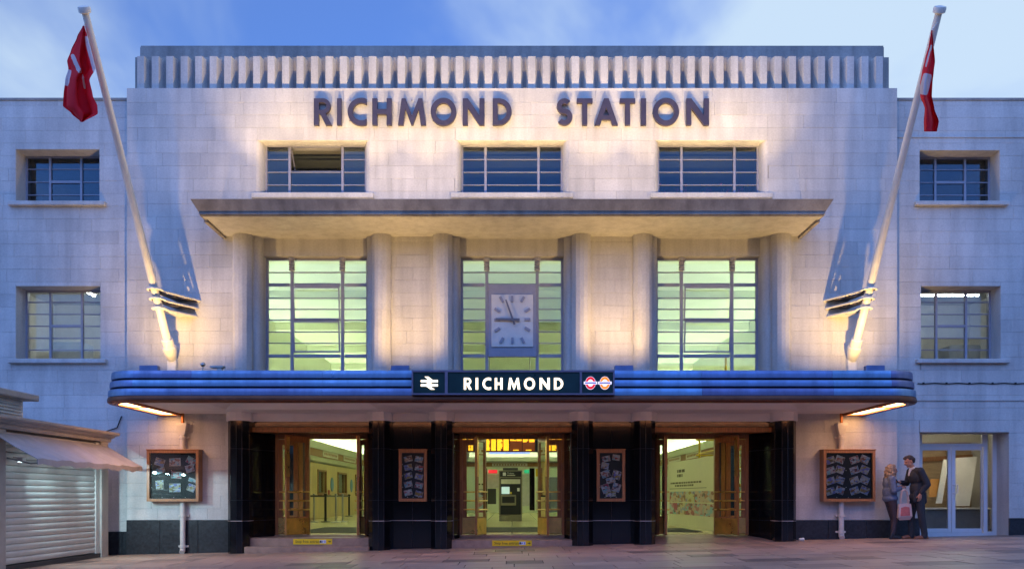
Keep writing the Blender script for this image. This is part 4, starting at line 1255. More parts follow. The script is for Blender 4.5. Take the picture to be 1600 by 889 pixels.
flagpole(-1, 'slanting white flagpole on a three plate bracket, at the kiosk end of the canopy')
flagpole(1, 'slanting white flagpole on a three plate bracket, above the couple')

def flag_mat():
    m, n, l, b = mat('flag_cloth')
    b.inputs['Roughness'].default_value = 0.8
    at = n.new('ShaderNodeAttribute'); at.attribute_name = 'print'
    r = n.new('ShaderNodeValToRGB'); r.color_ramp.interpolation = 'EASE'
    r.color_ramp.elements[0].position = 0.42; r.color_ramp.elements[0].color = (0.78, 0.010, 0.03, 1)
    r.color_ramp.elements[1].position = 0.58; r.color_ramp.elements[1].color = (0.72, 0.62, 0.66, 1)
    l.new(at.outputs['Fac'], r.inputs[0]); l.new(r.outputs[0], b.inputs['Base Color'])
    tl = n.new('ShaderNodeBsdfTranslucent'); l.new(r.outputs[0], tl.inputs[0])
    mx_ = n.new('ShaderNodeMixShader'); mx_.inputs[0].default_value = 0.35
    l.new(b.outputs[0], mx_.inputs[1]); l.new(tl.outputs[0], mx_.inputs[2])
    l.new(mx_.outputs[0], n['Material Output'].inputs['Surface'])
    return m
M['flag'] = flag_mat()
def flag(label, rows, whites, sgn, folds, ph):
    # rows: (pixel y, left x, right x) of the hanging cloth; folded to and fro in depth
    NU, NV = 44, 60
    vs = []; pr = []
    def ip(t):
        y = rows[0][0] + (rows[-1][0] - rows[0][0]) * t
        for p, q_ in zip(rows[:-1], rows[1:]):
            if y <= q_[0] + 1e-6:
                k = (y - p[0]) / (q_[0] - p[0]); k = k * k * (3 - 2 * k) * 0.5 + k * 0.5
                return y, p[1] + (q_[1] - p[1]) * k, p[2] + (q_[2] - p[2]) * k
        return rows[-1]
    for j in range(NV + 1):
        y, xa, xb_ = ip(j / NV)
        for i in range(NU + 1):
            u = i / NU
            Y = -4.02 + 0.13 * (j / NV) * 0 + 0.15 * math.sin(u * folds * math.pi + ph + 0.8 * math.sin(j / NV * 2.3)) * (0.25 + 0.75 * min(1, j / NV * 2)) + 0.03 * math.sin(u * 17 + j * 0.13)
            px = xa + (xb_ - xa) * (u + 0.06 * math.sin(u * folds * 2 * math.pi + ph))
            vs.append(W(px, y, Y))
            wv = 0.0
            for (wxp, wyp, rx, ry, an) in whites:
                dx_, dy_ = px - wxp, y - wyp
                ca, sa = math.cos(R(an)), math.sin(R(an))
                e = ((dx_ * ca + dy_ * sa) / rx) ** 6 + ((-dx_ * sa + dy_ * ca) / ry) ** 6
                wv = max(wv, 1.0 - 0.5 * e)
            pr.append(max(0.0, wv))
    fs = [(j * (NU + 1) + i, j * (NU + 1) + i + 1, (j + 1) * (NU + 1) + i + 1, (j + 1) * (NU + 1) + i) for j in range(NV) for i in range(NU)]
    top = vs[0]
    o = empty('flag', top, label, 'flag')
    mb = MB(); mb.add(vs, fs)
    c_ = mb.build('cloth', M['flag'], o, smooth=True)
    at = c_.data.attributes.new('print', 'FLOAT', 'POINT'); at.data.foreach_set('value', pr)
    sd = c_.modifiers.new('thickness', 'SOLIDIFY'); sd.thickness = 0.004
    X = sgn * 7.55
    MB().path([pole_pt(0.965, X) + Vector((0, -0.07, 0)), Vector(vs[NU // 2]), pole_pt(0.90, X) + Vector((0, -0.075, 0)), pole_pt(0.3, X) + Vector((0, -0.09, 0))], 0.006, 6).build('halyard', M['white'], o)
flag('limp red flag with white patches on the flagpole at the kiosk end, spreading wide', [(41, 129, 132), (58, 120, 136), (80, 110, 141), (96, 104, 145), (108, 106, 148), (125, 101, 139), (150, 98, 144), (166, 97, 151), (178, 111, 152), (191, 126, 130)],
     [(119, 100, 3.2, 16, -24), (106, 122, 4, 13, 12), (143, 86, 4.5, 30, -15), (131, 128, 1.6, 12, -10)], -1, 3.0, 0.4)
flag('limp red flag with one pale patch on the flagpole above the couple, hanging narrow', [(48, 1455, 1457), (70, 1451, 1458.5), (96, 1444, 1461), (112, 1440, 1459), (130, 1437, 1457), (150, 1437, 1456), (170, 1444, 1460), (190, 1442, 1467), (206, 1443, 1464)],
     [(1446, 132, 7, 17, 14), (1451, 88, 1.5, 18, 14)], 1, 2.3, 1.2)

# ------------------------------------------------------------------ clock in the middle window
YC = 0.34
ck = empty('clock', (0, YC, wz(557.7, YC)), 'white rectangular clock on a grey board inside the middle window', 'clock')
MB().bbox(wx(762.7, YC), wx(838.3, YC), YC, YC + 0.07, wz(557.5, YC), wz(443.8, YC), 0.01).build('board', M['frame'], ck)
YC2 = YC - 0.03
MB().bbox(wx(767.8, YC2), wx(833, YC2), YC2, YC + 0.001, wz(542, YC2), wz(459.8, YC2), 0.008).build('face', M['white'], ck)
kk = lambda zx, zy: (680 + zx / 2.54, 290 + zy / 2.54)
ccx, ccz = wx(kk(306, 0)[0], YC2), wz(kk(0, 533)[1], YC2)
for zx, zy in ((305, 450), (347, 452), (366, 495), (366, 532), (366, 570), (347, 614), (306, 615), (264, 614), (246, 572), (246, 533), (246, 495), (263, 452)):
    p = W(*kk(zx, zy), YC2)
    dvx, dvz = p.x - ccx, p.z - ccz; l_ = math.hypot(dvx, dvz); dvx, dvz = dvx / l_, dvz / l_
    px_, pz_ = -dvz * 0.028, dvx * 0.028; hx, hz = dvx * 0.068, dvz * 0.068
    m_ = MB()
    qd = [(p.x - hx - px_, p.z - hz - pz_), (p.x + hx - px_, p.z + hz - pz_), (p.x + hx + px_, p.z + hz + pz_), (p.x - hx + px_, p.z - hz + pz_)]
    fixn(m_.prism(qd, 'y', YC2 - 0.035, YC2 + 0.001).build('hour_mark', M['frame'], ck))
M['hand'] = simple('clock_hand', (0.16, 0.16, 0.20), 0.5)
def hand(tip, tail, w_, dy_):
    a, b = W(*kk(*tip), YC2), W(*kk(*tail), YC2)
    d = Vector((b.x - a.x, 0, b.z - a.z)).normalized(); n_ = Vector((-d.z, 0, d.x)) * w_ / 2
    qd = [((a + n_ * 0.7).x, (a + n_ * 0.7).z), ((a - n_ * 0.7).x, (a - n_ * 0.7).z), ((b - n_).x, (b - n_).z), ((b + n_).x, (b + n_).z)]
    fixn(MB().prism(qd, 'y', YC2 - dy_ - 0.012, YC2 - dy_).build('hand', M['hand'], ck))
hand((240, 531), (335, 534), 0.062, 0.045)
hand((280, 455), (315, 553), 0.045, 0.065)
MB().tube((ccx, YC2 - 0.085, ccz), (ccx, YC2, ccz), 0.035).build('spindle', M['hand'], ck)

# ------------------------------------------------------------------ kiosk with roller shutter
KX = -8.84
kio = empty('shuttered_kiosk', (KX, -3.0, gz(-9)), 'closed corner kiosk with pale roller shutter and sloping canvas awning', 'kiosk')
MB().box(-12.6, KX - 0.10, -7.5, -0.46, -0.4, 2.30).build('kiosk_wall', M['kiosk'], kio)
zb, zt = -0.15, 2.18; ns = 20; sh = (zt - zb) / ns
for k in range(ns):
    z0 = zb + k * sh
    prof = [(KX - 0.06, z0 + 0.002), (KX - 0.014, z0 + 0.006), (KX - 0.004, z0 + sh * 0.35), (KX, z0 + sh * 0.6), (KX - 0.006, z0 + sh * 0.86), (KX - 0.022, z0 + sh - 0.001), (KX - 0.06, z0 + sh - 0.001)]
    m_ = MB(); pts0 = [(x, -7.2, z) for x, z in prof]; pts1 = [(x, -0.98, z) for x, z in prof]; n_ = len(prof)
    m_.add(pts0 + pts1, [tuple(range(n_)), tuple(range(n_, 2 * n_))[::-1]] + [(i, n_ + i, n_ + (i + 1) % n_, (i + 1) % n_) for i in range(n_)])
    autosmooth(m_.build('shutter_slat', M['shutter'], kio), 50)
MB().bbox(KX - 0.09, KX + 0.012, -0.98, -0.80, -0.17, 2.20, 0.01).build('guide_rail', M['shutter'], kio)
MB().bbox(KX - 0.12, KX + 0.05, -0.798, -0.47, -0.3, 2.22, 0.015).build('jamb', M['kiosk'], kio)
MB().bbox(KX - 0.12, KX + 0.05, -4.60, -4.36, -0.3, 2.22, 0.015).build('jamb', M['kiosk'], kio)
MB().box(KX - 0.09, KX + 0.03, -7.3, -0.47, -0.35, -0.165).build('kiosk_sill', M['dark_grey'], kio)
cp = [(KX - 0.2, 2.222), (KX + 0.06, 2.222), (KX + 0.08, 2.26), (KX + 0.08, 2.30), (KX + 0.15, 2.315), (KX + 0.17, 2.35), (KX + 0.25, 2.365), (KX + 0.27, 2.385), (KX + 0.27, 2.425), (KX - 0.2, 2.445)]
m_ = MB(); n_ = len(cp)
m_.add([(x, -7.5, z) for x, z in cp] + [(x, -0.40, z) for x, z in cp], [tuple(range(n_)), tuple(range(n_, 2 * n_))[::-1]] + [(i, n_ + i, n_ + (i + 1) % n_, (i + 1) % n_) for i in range(n_)])
fixn(m_.build('cornice', M['kiosk'], kio))
aw = MB(); NA = 26
pts = []
for i in range(NA + 1):
    y = -4.76 + (4.22) * i / NA
    sag = 0.012 * math.sin(i * 1.3) + 0.008 * math.sin(i * 2.9)
    pts.append([(KX + 0.02, y, 2.14), (KX + 0.40, y, 1.90 + sag), (KX + 0.80, y, 1.68 + sag), (KX + 0.805, y, 1.585 + sag * 1.6)])
for i in range(NA + 1): aw.v += pts[i]
for i in range(NA):
    for k in range(3): aw.f.append((i * 4 + k, (i + 1) * 4 + k, (i + 1) * 4 + k + 1, i * 4 + k + 1)); aw.m.append(0)
awo = aw.build('awning', M['awning'], kio)
md = awo.modifiers.new('thickness', 'SOLIDIFY'); md.thickness = 0.012
MB().tube((KX + 0.79, -4.72, 1.66), (KX + 0.79, -0.56, 1.66), 0.016).build('awning_bar', M['steel'], awo)
for y in (-4.3, -2.6, -1.0): MB().path([(KX + 0.03, y, 1.72), (KX + 0.45, y, 1.62), (KX + 0.78, y, 1.655)], 0.014).build('awning_arm', M['steel'], awo)
M['cool_lens'] = emit('cool_lamp', (0.75, 0.95, 1.0), 2.0)
AWN = 62
for y in (-4.1, -3.0, -2.2):
    fl_ = MB().bbox(KX + 0.12, KX + 0.22, y - 0.06, y + 0.06, 1.66, 1.74, 0.01).build('awning_spotlight', M['white'], kio)
    MB().tube((KX + 0.02, y, 1.74), (KX + 0.16, y, 1.72), 0.012).build('arm', M['white'], fl_)
    MB().box(KX + 0.13, KX + 0.21, y - 0.05, y + 0.05, 1.652, 1.6595).build('lens', M['cool_lens'], fl_)
    l = bpy.data.lights.new('awning_beam', 'SPOT'); l.energy = AWN if y != -3.0 else 5; l.color = (0.60, 0.90, 1.0); l.spot_size = R(112 if y != -3.0 else 170); l.spot_blend = 0.6; l.shadow_soft_size = 0.04
    lo = bpy.data.objects.new('awning_beam', l); C.objects.link(lo)
    lo.location = (KX + 0.17, y, 1.63); lo.rotation_euler = Vector((0.62, 0.75, -0.42) if y != -3.0 else (0.8, 0.25, -0.75)).to_track_quat('-Z', 'Y').to_euler()
vz0, vz1 = 2.445, 2.86
vb = MB().box(-10.2, -9.22, -4.6, -3.06, vz0 - 0.02, vz1).build('vent_box', M['white'], kio)
MB().bbox(-10.3, -9.06, -4.9, -2.78, vz1 + 0.001, vz1 + 0.12, 0.015).build('vent_lid', M['kiosk'], vb)
for k in range(6):
    z = vz0 + 0.06 + k * 0.06
    MB().hull([(-9.219, -4.5, z), (-9.219, -3.14, z), (-9.219, -4.5, z + 0.045), (-9.219, -3.14, z + 0.045), (-9.18, -4.5, z), (-9.18, -3.14, z), (-9.19, -4.5, z + 0.008), (-9.19, -3.14, z + 0.008)]).build('louvre', M['shutter'], vb)

# ------------------------------------------------------------------ cables on the wings
p = [W(140, 677, 0.08), W(165, 674, 0.1), W(183, 668, 0.12), W(188, 655, 0.12), W(190, 650, 0.13)]
cbl = tag(MB().path(p, 0.014, 8).build('cable', M['black']), 'short black cable looping down the wall to the kiosk cornice', 'cable')
pts = [W(1434 + k * 9, 599 + 0.6 * math.sin(k * 1.57), 0.135) for k in range(24)]
cw = empty('cable_run', W(1430, 599, 0.135), 'thin black cable clipped along the wing wall above the glazed door', 'cable')
MB().path(pts, 0.011, 6).build('cable', M['black'], cw)
for k in range(1, 24, 4): MB().bbox(pts[k].x - 0.02, pts[k].x + 0.02, 0.12, 0.152, pts[k].z - 0.012, pts[k].z + 0.035, 0.004).build('clip', M['black'], cw)
MB().box(8.62, 12.2, 0.125, 0.16, wz(626, .15), wz(624, .15)).build('wall_ledge', M['stone'], rw, tone=0.3)

# ------------------------------------------------------------------ glazed double door in the right wing
gd = MB()
YG = 0.66
dx0, dx1 = wx(1437, YG), wx(1541, YG)
zt_, zd, zb_ = 2.49, wz(697, YG), gz(10) + 0.02
gd.wall(dx0, 11.20, zb_ - 0.1, zt_, [(dx0 + 0.06, wx(1535, YG), wz(692.5, YG), wz(678, YG)), (dx0 + 0.05, wx(1537, YG), zb_ + 0.03, zd), (wx(1543, YG), wx(1551, YG), zb_ + 0.06, wz(677, YG))], YG, YG + 0.07)
gdo = gd.build('glazed_door', M['alu'], rw)
MB().box(dx0 + 0.05, wx(1536, YG), YG + 0.03, YG + 0.036, wz(693, YG), wz(677.5, YG)).build('transom_pane', M['glass'], gdo)
MB().box(wx(1542.5, YG), wx(1551.5, YG), YG + 0.03, YG + 0.036, zb_ + 0.05, wz(676.5, YG)).build('side_pane', M['glass'], gdo)
for a, b in ((1440.5, 1486.3), (1487.2, 1534.5)):
    x0, x1 = wx(a, YG), wx(b, YG)
    i0, i1 = x0 + (0.01 if a < 1450 else 0.085), x1 - (0.06 if a < 1450 else 0.02)
    i0, i1 = (wx(1441.5, YG), wx(1481.5, YG)) if a < 1450 else (wx(1493, YG), wx(1533.5, YG))
    lf = MB().wall(x0, x1, zb_ + 0.035, zd - 0.005, [(i0, i1, zb_ + 0.13, wz(703, YG))], YG + 0.005, YG + 0.055).build('door_leaf', M['alu'], gdo)
    MB().box(i0 - 0.005, i1 + 0.005, YG + 0.028, YG + 0.034, zb_ + 0.125, wz(702.6, YG)).build('pane', M['glass'], lf)
hx = wx(1491, YG)
MB().path([(hx - .02, YG, wz(757, YG)), (hx - .02, YG - .06, wz(757, YG)), (hx + 0.05, YG - .06, wz(757, YG)), (hx + 0.05, YG - .06, wz(770, YG)), (hx - .02, YG - .06, wz(770, YG)), (hx - .02, YG, wz(770, YG))], 0.012).build('door_handle', M['alu'], gdo)

# room behind it: plywood lining, leaning boards
def room(x0, x1, y0, y1, z0, z1, wallm, ceilm, floorm, name):
    # shell open towards the street
    t = 0.05
    a = MB()
    a.box(x0 - t, x0, y0, y1, z0, z1); a.box(x1, x1 + t, y0, y1, z0, z1); a.box(x0 - t, x1 + t, y1, y1 + t, z0, z1)
    a.build(name + '_wall', wallm, kind='structure')
    MB().box(x0 - t, x1 + t, y0, y1 + t, z1, z1 + t).build(name + '_ceiling', ceilm, kind='structure')
    MB().box(x0 - t, x1 + t, y0, y1 + t, z0 - t, z0).build(name + '_floor', floorm, kind='structure')
M['ply'] = simple('plywood', (0.46, 0.33, 0.20), 0.6, var=0.2, scale=4, stretch=(1, 1, 5))
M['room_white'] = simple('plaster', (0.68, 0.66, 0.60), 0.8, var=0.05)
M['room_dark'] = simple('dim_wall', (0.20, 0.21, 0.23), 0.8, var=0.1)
M['lino'] = simple('lino', (0.25, 0.22, 0.20), 0.5, var=0.1)
M['tube'] = emit('fluorescent', (0.95, 0.98, 1.0), 22.0)
M['tube_warm'] = emit('shop_lamp', (1.0, 0.86, 0.66), 30.0)
room(9.0, 12.9, 0.76, 4.2, gz(10) + 0.0, 2.9, M['room_white'], M['room_white'], M['lino'], 'shop')
def strip_lamp(x, y, z, L, m, label, along='x'):
    o = empty('strip_lamp', (x, y, z), label, 'lamp')
    if along == 'x':
        MB().bbox(x - L / 2, x + L / 2, y - .05, y + .05, z, z + .05, 0.008).build('housing', M['white'], o)
        MB().tube((x - L / 2 + .03, y, z - .02), (x + L / 2 - .03, y, z - .02), 0.02).build('tube', m, o)
    else:
        MB().bbox(x - .05, x + .05, y - L / 2, y + L / 2, z, z + .05, 0.008).build('housing', M['white'], o)
        MB().tube((x, y - L / 2 + .03, z - .02), (x, y + L / 2 - .03, z - .02), 0.02).build('tube', m, o)
strip_lamp(10.6, 1.9, 2.82, 1.5, M['tube_warm'], 'warm tube lamp on the ceiling of the shop being fitted out')
def board(name, label, cat, pts, th, m, group=None):
    # a sheet given by four corner points, thickened along y
    b_ = MB().hull([tuple(p) for p in pts] + [(p[0], p[1] + th, p[2]) for p in pts])
    o = b_.build(name, m); return tag(o, label, cat, group)
zf = gz(10)
WB = lambda px, py, Y: W(px, py, Y)
board('wall_panel', 'plywood sheet lining the back of the shop being fitted out', 'panel', [(9.0, 4.12, zf + .35), (12.4, 4.12, zf + .35), (12.4, 4.12, 2.5), (9.0, 4.12, 2.5)], .03, M['ply'])
board('timber_rail', 'long pale timber rail across the shop back wall', 'timber', [(9.0, 4.05, 1.86), (12.4, 4.05, 2.05), (12.4, 4.05, 2.18), (9.0, 4.05, 1.98)], .05, M['case_wood'])
board('leaning_board', 'tall white board leaning behind the glazed door with a dark clip on top', 'board', [W(1494, 790, 2.4), W(1515, 790, 2.4), W(1527, 713, 2.9), W(1492.5, 715, 2.9)], .03, M['white'])
board('leaning_board', 'narrow white board leaning steeply beside the orange board', 'board', [W(1463, 786, 2.2), W(1472, 786, 2.2), W(1483, 717, 2.8), W(1475, 717, 2.8)], .04, M['white'])
M['orange_board'] = simple('orange_board', (0.50, 0.22, 0.035), 0.5)
board('leaning_board', 'short orange wood board leaning beside the narrow white board', 'board', [W(1452, 776, 2.6), W(1466, 776, 2.6), W(1470, 748, 2.9), W(1454, 748, 2.9)], .03, M['orange_board'])
tb = empty('work_bench', W(1470, 833, 2.0), 'low grey work bench with boards leaning on it in the shop', 'bench')
MB().bbox(wx(1438, 2.0), wx(1545, 2.0), 1.8, 2.75, wz(793, 2.0) - .04, wz(793, 2.0), .01).build('bench_top', M['white'], tb)
MB().box(wx(1440, 2.0), wx(1543, 2.0), 1.9, 2.6, zf, wz(793, 2.0) - .041).build('bench_base', M['room_dark'], tb)

# offices behind the wing windows
room(-12.6, -8.7, 0.78, 4.6, 3.7, 6.3, M['room_white'], M['room_white'], M['lino'], 'office')
strip_lamp(-10.6, 2.0, 6.15, 1.5, M['tube'], 'fluorescent tube in the office above the kiosk', 'y')
strip_lamp(-9.6, 2.6, 6.15, 1.5, M['tube'], 'second fluorescent tube in the office above the kiosk, nearer the flagpole', 'y')
room(8.7, 12.6, 0.78, 4.6, 3.7, 6.3, M['room_white'], M['room_white'], M['lino'], 'office')
strip_lamp(10.8, 2.2, 6.05, 1.6, M['tube'], 'fluorescent tube in the office above the glazed door', 'x')
for x0, x1 in ((-12.6, -8.7), (8.7, 12.6)):
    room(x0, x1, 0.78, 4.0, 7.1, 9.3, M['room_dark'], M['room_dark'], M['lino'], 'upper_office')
for x0, x1 in ((-12.5, -8.8), (8.8, 12.5)):   # roller blinds half down in the upper offices
    pass
M['filing'] = simple('filing_grey', (0.35, 0.38, 0.42), 0.5)
for x, h, lb in ((-11.4, 1.3, 'grey filing cabinet standing in the office above the kiosk'), (11.6, 1.2, 'grey filing cabinet standing in the office above the glazed door')):
    o = empty('filing_cabinet', (x, 3.2, 3.7), lb, 'cabinet')
    MB().bbox(x - .4, x + .4, 2.9, 3.5, 3.7, 3.7 + h, .01).build('carcass', M['filing'], o)
    for k in range(3): MB().bbox(x - .37, x + .37, 2.88, 2.899, 3.76 + k * .4, 4.12 + k * .4, .004).build('drawer', M['filing'], o)
# first-floor rooms behind the letters' windows
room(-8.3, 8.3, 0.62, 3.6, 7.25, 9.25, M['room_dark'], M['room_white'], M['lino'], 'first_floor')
M['plant'] = simple('house_plant', (0.03, 0.07, 0.04), 0.6)
M['pink'] = simple('pink_petal', (0.55, 0.06, 0.12), 0.6)
rp_ = random.Random(9)
for k in range(5):
    x = wx(1036 + k * 32, 0.75); o = empty('pot_plant', (x, 0.8, 7.8), 'leafy pot plant with red flowers behind the first floor window under STATION', 'plant', 'pot plants behind the window')
    MB().lathe([(0.06, 0), (0.085, 0.14)], (x, 0.8, 7.80), n=12).build('pot', M['room_dark'], o)
    lf = MB()
    for _ in range(60):
        a = rp_.random() * 6.28; el = rp_.uniform(0.2, 1.4); L = rp_.uniform(0.1, 0.3); c0 = Vector((x, 0.8, 7.95 + rp_.random() * 0.12))
        d = Vector((math.cos(a) * math.cos(el), math.sin(a) * math.cos(el) * 0.5, math.sin(el) * 0.7)); s_ = d.cross(Vector((0, 0, 1))).normalized() * 0.03
        lf.add([c0, c0 + d * L * .5 + s_, c0 + d * L, c0 + d * L * .5 - s_], [(0, 1, 2, 3)])
    lf.build('foliage', M['plant'], o)
    for _ in range(3):
        MB().ball((x + rp_.uniform(-.15, .15), 0.74, 8.05 + rp_.uniform(-.05, .25)), 0.035, 8, 5).build('flower', M['pink'], o)
MB().box(-8.3, 8.3, 0.62, 1.0, 7.68, 7.79).build('inner_sill', M['room_white'], st)

# ------------------------------------------------------------------ ticket hall
M['cream'] = simple('cream_plaster', (0.71, 0.76, 0.62), 0.8, var=0.05, scale=1)
M['maple'] = simple('maple_panel', (0.62, 0.46, 0.20), 0.45, var=0.14, scale=3, stretch=(1, 1, 0.3))
M['hall_band'] = simple('wood_band', (0.30, 0.14, 0.05), 0.5, var=0.15)
M['cove'] = emit('cove_lamp', (0.95, 1.0, 0.70), 15.0)
M['cove_front'] = emit('front_cove_lamp', (0.95, 1.0, 0.74), 10.0)
M['cove_back'] = emit('back_cove_fill', (1.0, 0.98, 0.70), 3.0)
M['pale_sign'] = simple('pale_sign', (0.62, 0.58, 0.48), 0.5)
def hall_floor_mat():
    m, n, l, b = mat('hall_tiles')
    t = n.new('ShaderNodeNewGeometry')
    br = n.new('ShaderNodeTexBrick'); br.offset = 0.0
    br.inputs['Color1'].default_value = (0.66, 0.58, 0.36, 1); br.inputs['Color2'].default_value = (0.60, 0.52, 0.31, 1); br.inputs['Mortar'].default_value = (0.24, 0.2, 0.12, 1)
    br.inputs['Scale'].default_value = 1.0; br.inputs['Mortar Size'].default_value = 0.01; br.inputs['Brick Width'].default_value = 0.9; br.inputs['Row Height'].default_value = 0.9
    l.new(t.outputs['Position'], br.inputs['Vector']); l.new(br.outputs[0], b.inputs['Base Color'])
    b.inputs['Roughness'].default_value = 0.22
    return m
M['hall_floor'] = hall_floor_mat()
MB().box(-7.85, 7.85, 0.86, 28.0, FL - 0.1, FL).build('hall_floor', M['hall_floor'], kind='structure')
hw = MB()
hw.box(-7.95, -7.85, 0.6, 28.0, FL - .1, 6.80); hw.box(7.85, 7.95, 0.6, 28.0, FL - .1, 6.80)
hw.box(-7.95, 7.95, 28.0, 28.1, FL - .1, 6.80)
hw.box(-4.9, 4.9, 16.0, 16.2, E + 1.15, 6.80)
for a, b in ((-4.9, -4.5), (4.5, 4.9)): hw.box(a, b, 16.0, 16.2, FL, E + 1.149)
hw.build('hall_wall', M['cream'], kind='structure')
MB().box(-7.95, 7.95, 0.6, 28.1, 6.80, 6.9).build('hall_ceiling', M['cream'], kind='structure')
for y in (5, 9.5, 14, 18.5): MB().box(-7.84, 7.84, y, y + .35, 6.55, 6.799).build('ceiling_beam', M['cream'], kind='structure')
# cove cornices that hide the lamps and light the ceiling
for s in (-1, 1):
    o = empty('cove_cornice', (s * 7.85, 14, E + 1.3), 'cream cove cornice with hidden lamps above the %s' % ('ticket windows' if s < 0 else 'exhibition hoarding'), 'cornice')
    pr_ = [(s * 7.849, E + 1.30), (s * 7.55, E + 1.38), (s * 7.45, E + 1.50), (s * 7.42, E + 1.84), (s * 7.36, E + 1.86), (s * 7.28, E + 2.06), (s * 7.25, E + 2.06), (s * 7.34, E + 1.80), (s * 7.849, E + 1.80)]
    n_ = len(pr_); m_ = MB()
    m_.add([(x, 1.3, z) for x, z in pr_] + [(x, 27.9, z) for x, z in pr_], [tuple(range(n_)), tuple(range(n_, 2 * n_))[::-1]] + [(i, n_ + i, n_ + (i + 1) % n_, (i + 1) % n_) for i in range(n_)])
    fixn(m_.build('moulding', M['cream'], o))
    MB().box(min(s * 7.40, s * 7.416), max(s * 7.40, s * 7.416), 1.35, 27.8, E + 1.52, E + 1.83).build('wood_band', M['hall_band'], o)
    MB().box(min(s * 7.7, s * 7.5), max(s * 7.7, s * 7.5), 1.5, 27.6, E + 1.805, E + 1.84).build('cove_lamp', M['cove'], o)
    for k, y in enumerate((9.5, 14.8, 19.0)):
        MB().box(min(s * 7.385, s * 7.399), max(s * 7.385, s * 7.399), y, y + 3.0, E + 1.56, E + 1.79).build('direction_panel', M['pale_sign'], o)
        for q_ in range(9):
            MB().box(min(s * 7.378, s * 7.3845), max(s * 7.378, s * 7.3845), y + .25 + q_ * .29, y + .42 + q_ * .29, E + 1.63, E + 1.72).build('direction_mark', M['hall_band'], o)
o = empty('cove_cornice', (0, 0.7, 3.0), 'cream cove cornice with hidden lamps above the doors inside the hall', 'cornice')
MB().bbox(-7.2, 7.2, 0.605, 0.98, 2.98, 3.12, .02).build('moulding', M['cream'], o)
MB().box(-7.2, 7.2, 0.90, 0.98, 3.1205, 3.25).build('upstand', M['cream'], o)
M['down'] = emit('added_downlight', (1.0, 0.86, 0.55), 26.0)  # glowing discs and their shelf, added to brighten the hall inside the doors
for c in BAYS:
    for dx_ in (-0.8, 0.0, 0.8):
        MB().lathe([(0.075, 2.955), (0.075, 2.979)], (c + dx_, 1.35, -0.0), n=14).build('added_downlight', M['down'], o)
MB().box(-6.2, 6.2, 0.981, 1.7, 2.98, 3.02).build('added_light_shelf', M['cream'], o)
MB().box(-7.0, 7.0, 0.68, 0.84, 3.1205, 3.15).build('cove_lamp', M['cove_front'], o)

# ticket counter wall
tc_ = empty('ticket_counter', (-7.6, 16, FL), 'maple panelled ticket counter wall with a row of serving windows', 'counter')
tw = [(14.9, 16.4), (18.9, 20.8), (23.2, 25.2), (10.4, 12.2), (6.4, 8.0)]
m_ = MB().wall(1.4, 27.9, FL, E + 1.30, [(a, b, E + 0.14, E + 1.0) for a, b in tw], -7.84, -7.62)
m_.v = [(y, x, z) for (x, y, z) in m_.v]
fixn(m_.build('counter_panel', M['maple'], tc_))
for a, b in tw:
    m_ = MB().wall(a - .06, b + .06, E + .08, E + 1.06, [(a + .01, b - .01, E + .15, E + .99)], -7.66, -7.58)
    m_.v = [(y, x, z) for (x, y, z) in m_.v]
    fr = fixn(m_.build('serving_window', M['hall_band'], tc_))
    MB().box(-7.83, -7.80, a, b, E + .14, E + 1.0).build('dark_opening', M['dark_grey'], fr)
    MB().box(-7.70, -7.69, a + .02, b - .02, E + .16, E + .98).build('pane', M['glass'], fr)
    MB().box(-7.6, -7.42, a - .1, b + .1, E + .03, E + .075).build('shelf', M['hall_band'], fr)
    MB().box(-7.785, -7.775, a + (b - a) * .45, a + (b - a) * .7, E + .35, E + .7).build('window_poster', M['yellow'], fr)
M['blue_p'] = simple('blue_poster', (0.10, 0.26, 0.45), 0.5)
M['red_p'] = simple('red_poster', (0.45, 0.03, 0.04), 0.5)
for y, z, m_ in ((17.6, .5, 'blue_p'), (16.95, .12, 'red_p'), (22.1, .5, 'blue_p'), (13.2, .5, 'blue_p'), (9.2, .45, 'red_p')):
    MB().lathe([(0.3, 0), (0.3, 0.02)] if m_ == 'blue_p' else [(0.2, 0), (0.2, 0.02)], (-7.61, y, E + z), (1, 0, 0), 16 if m_ == 'blue_p' else 4).build('notice', M[m_], tc_)
def stanchion(px, py, Y, m, label, r=0.03):
    p = W(px, py, Y); p.z = FL
    o = empty('barrier_post', p, label, 'barrier post', 'queue barrier posts')
    MB().lathe([(0.17, 0.0), (0.17, 0.02), (0.05, 0.035), (r, 0.05), (r, 0.90), (r * 1.3, 0.905), (r * 1.3, 0.96), (r * 0.8, 0.97)], p, n=14).build('post', m, o)
    return p
sts = [stanchion(490.5, 815, 10.3, M['steel'], 'slim brown barrier post closest to the serving window with the yellow poster'), stanchion(508.7, 815, 10.6, M['black'], 'thick black barrier post in front of the serving windows', 0.04),
       stanchion(524.7, 815, 10.2, M['steel'], 'slim brown barrier post beside the floor mat, of a close pair'), stanchion(535.4, 815, 10.6, M['steel'], 'slim brown barrier post beside the floor mat, of a close pair'),
       stanchion(545.5, 806, 19.0, M['black'], 'black barrier post standing deep in the ticket hall by the counter', 0.04)]
bl = MB()
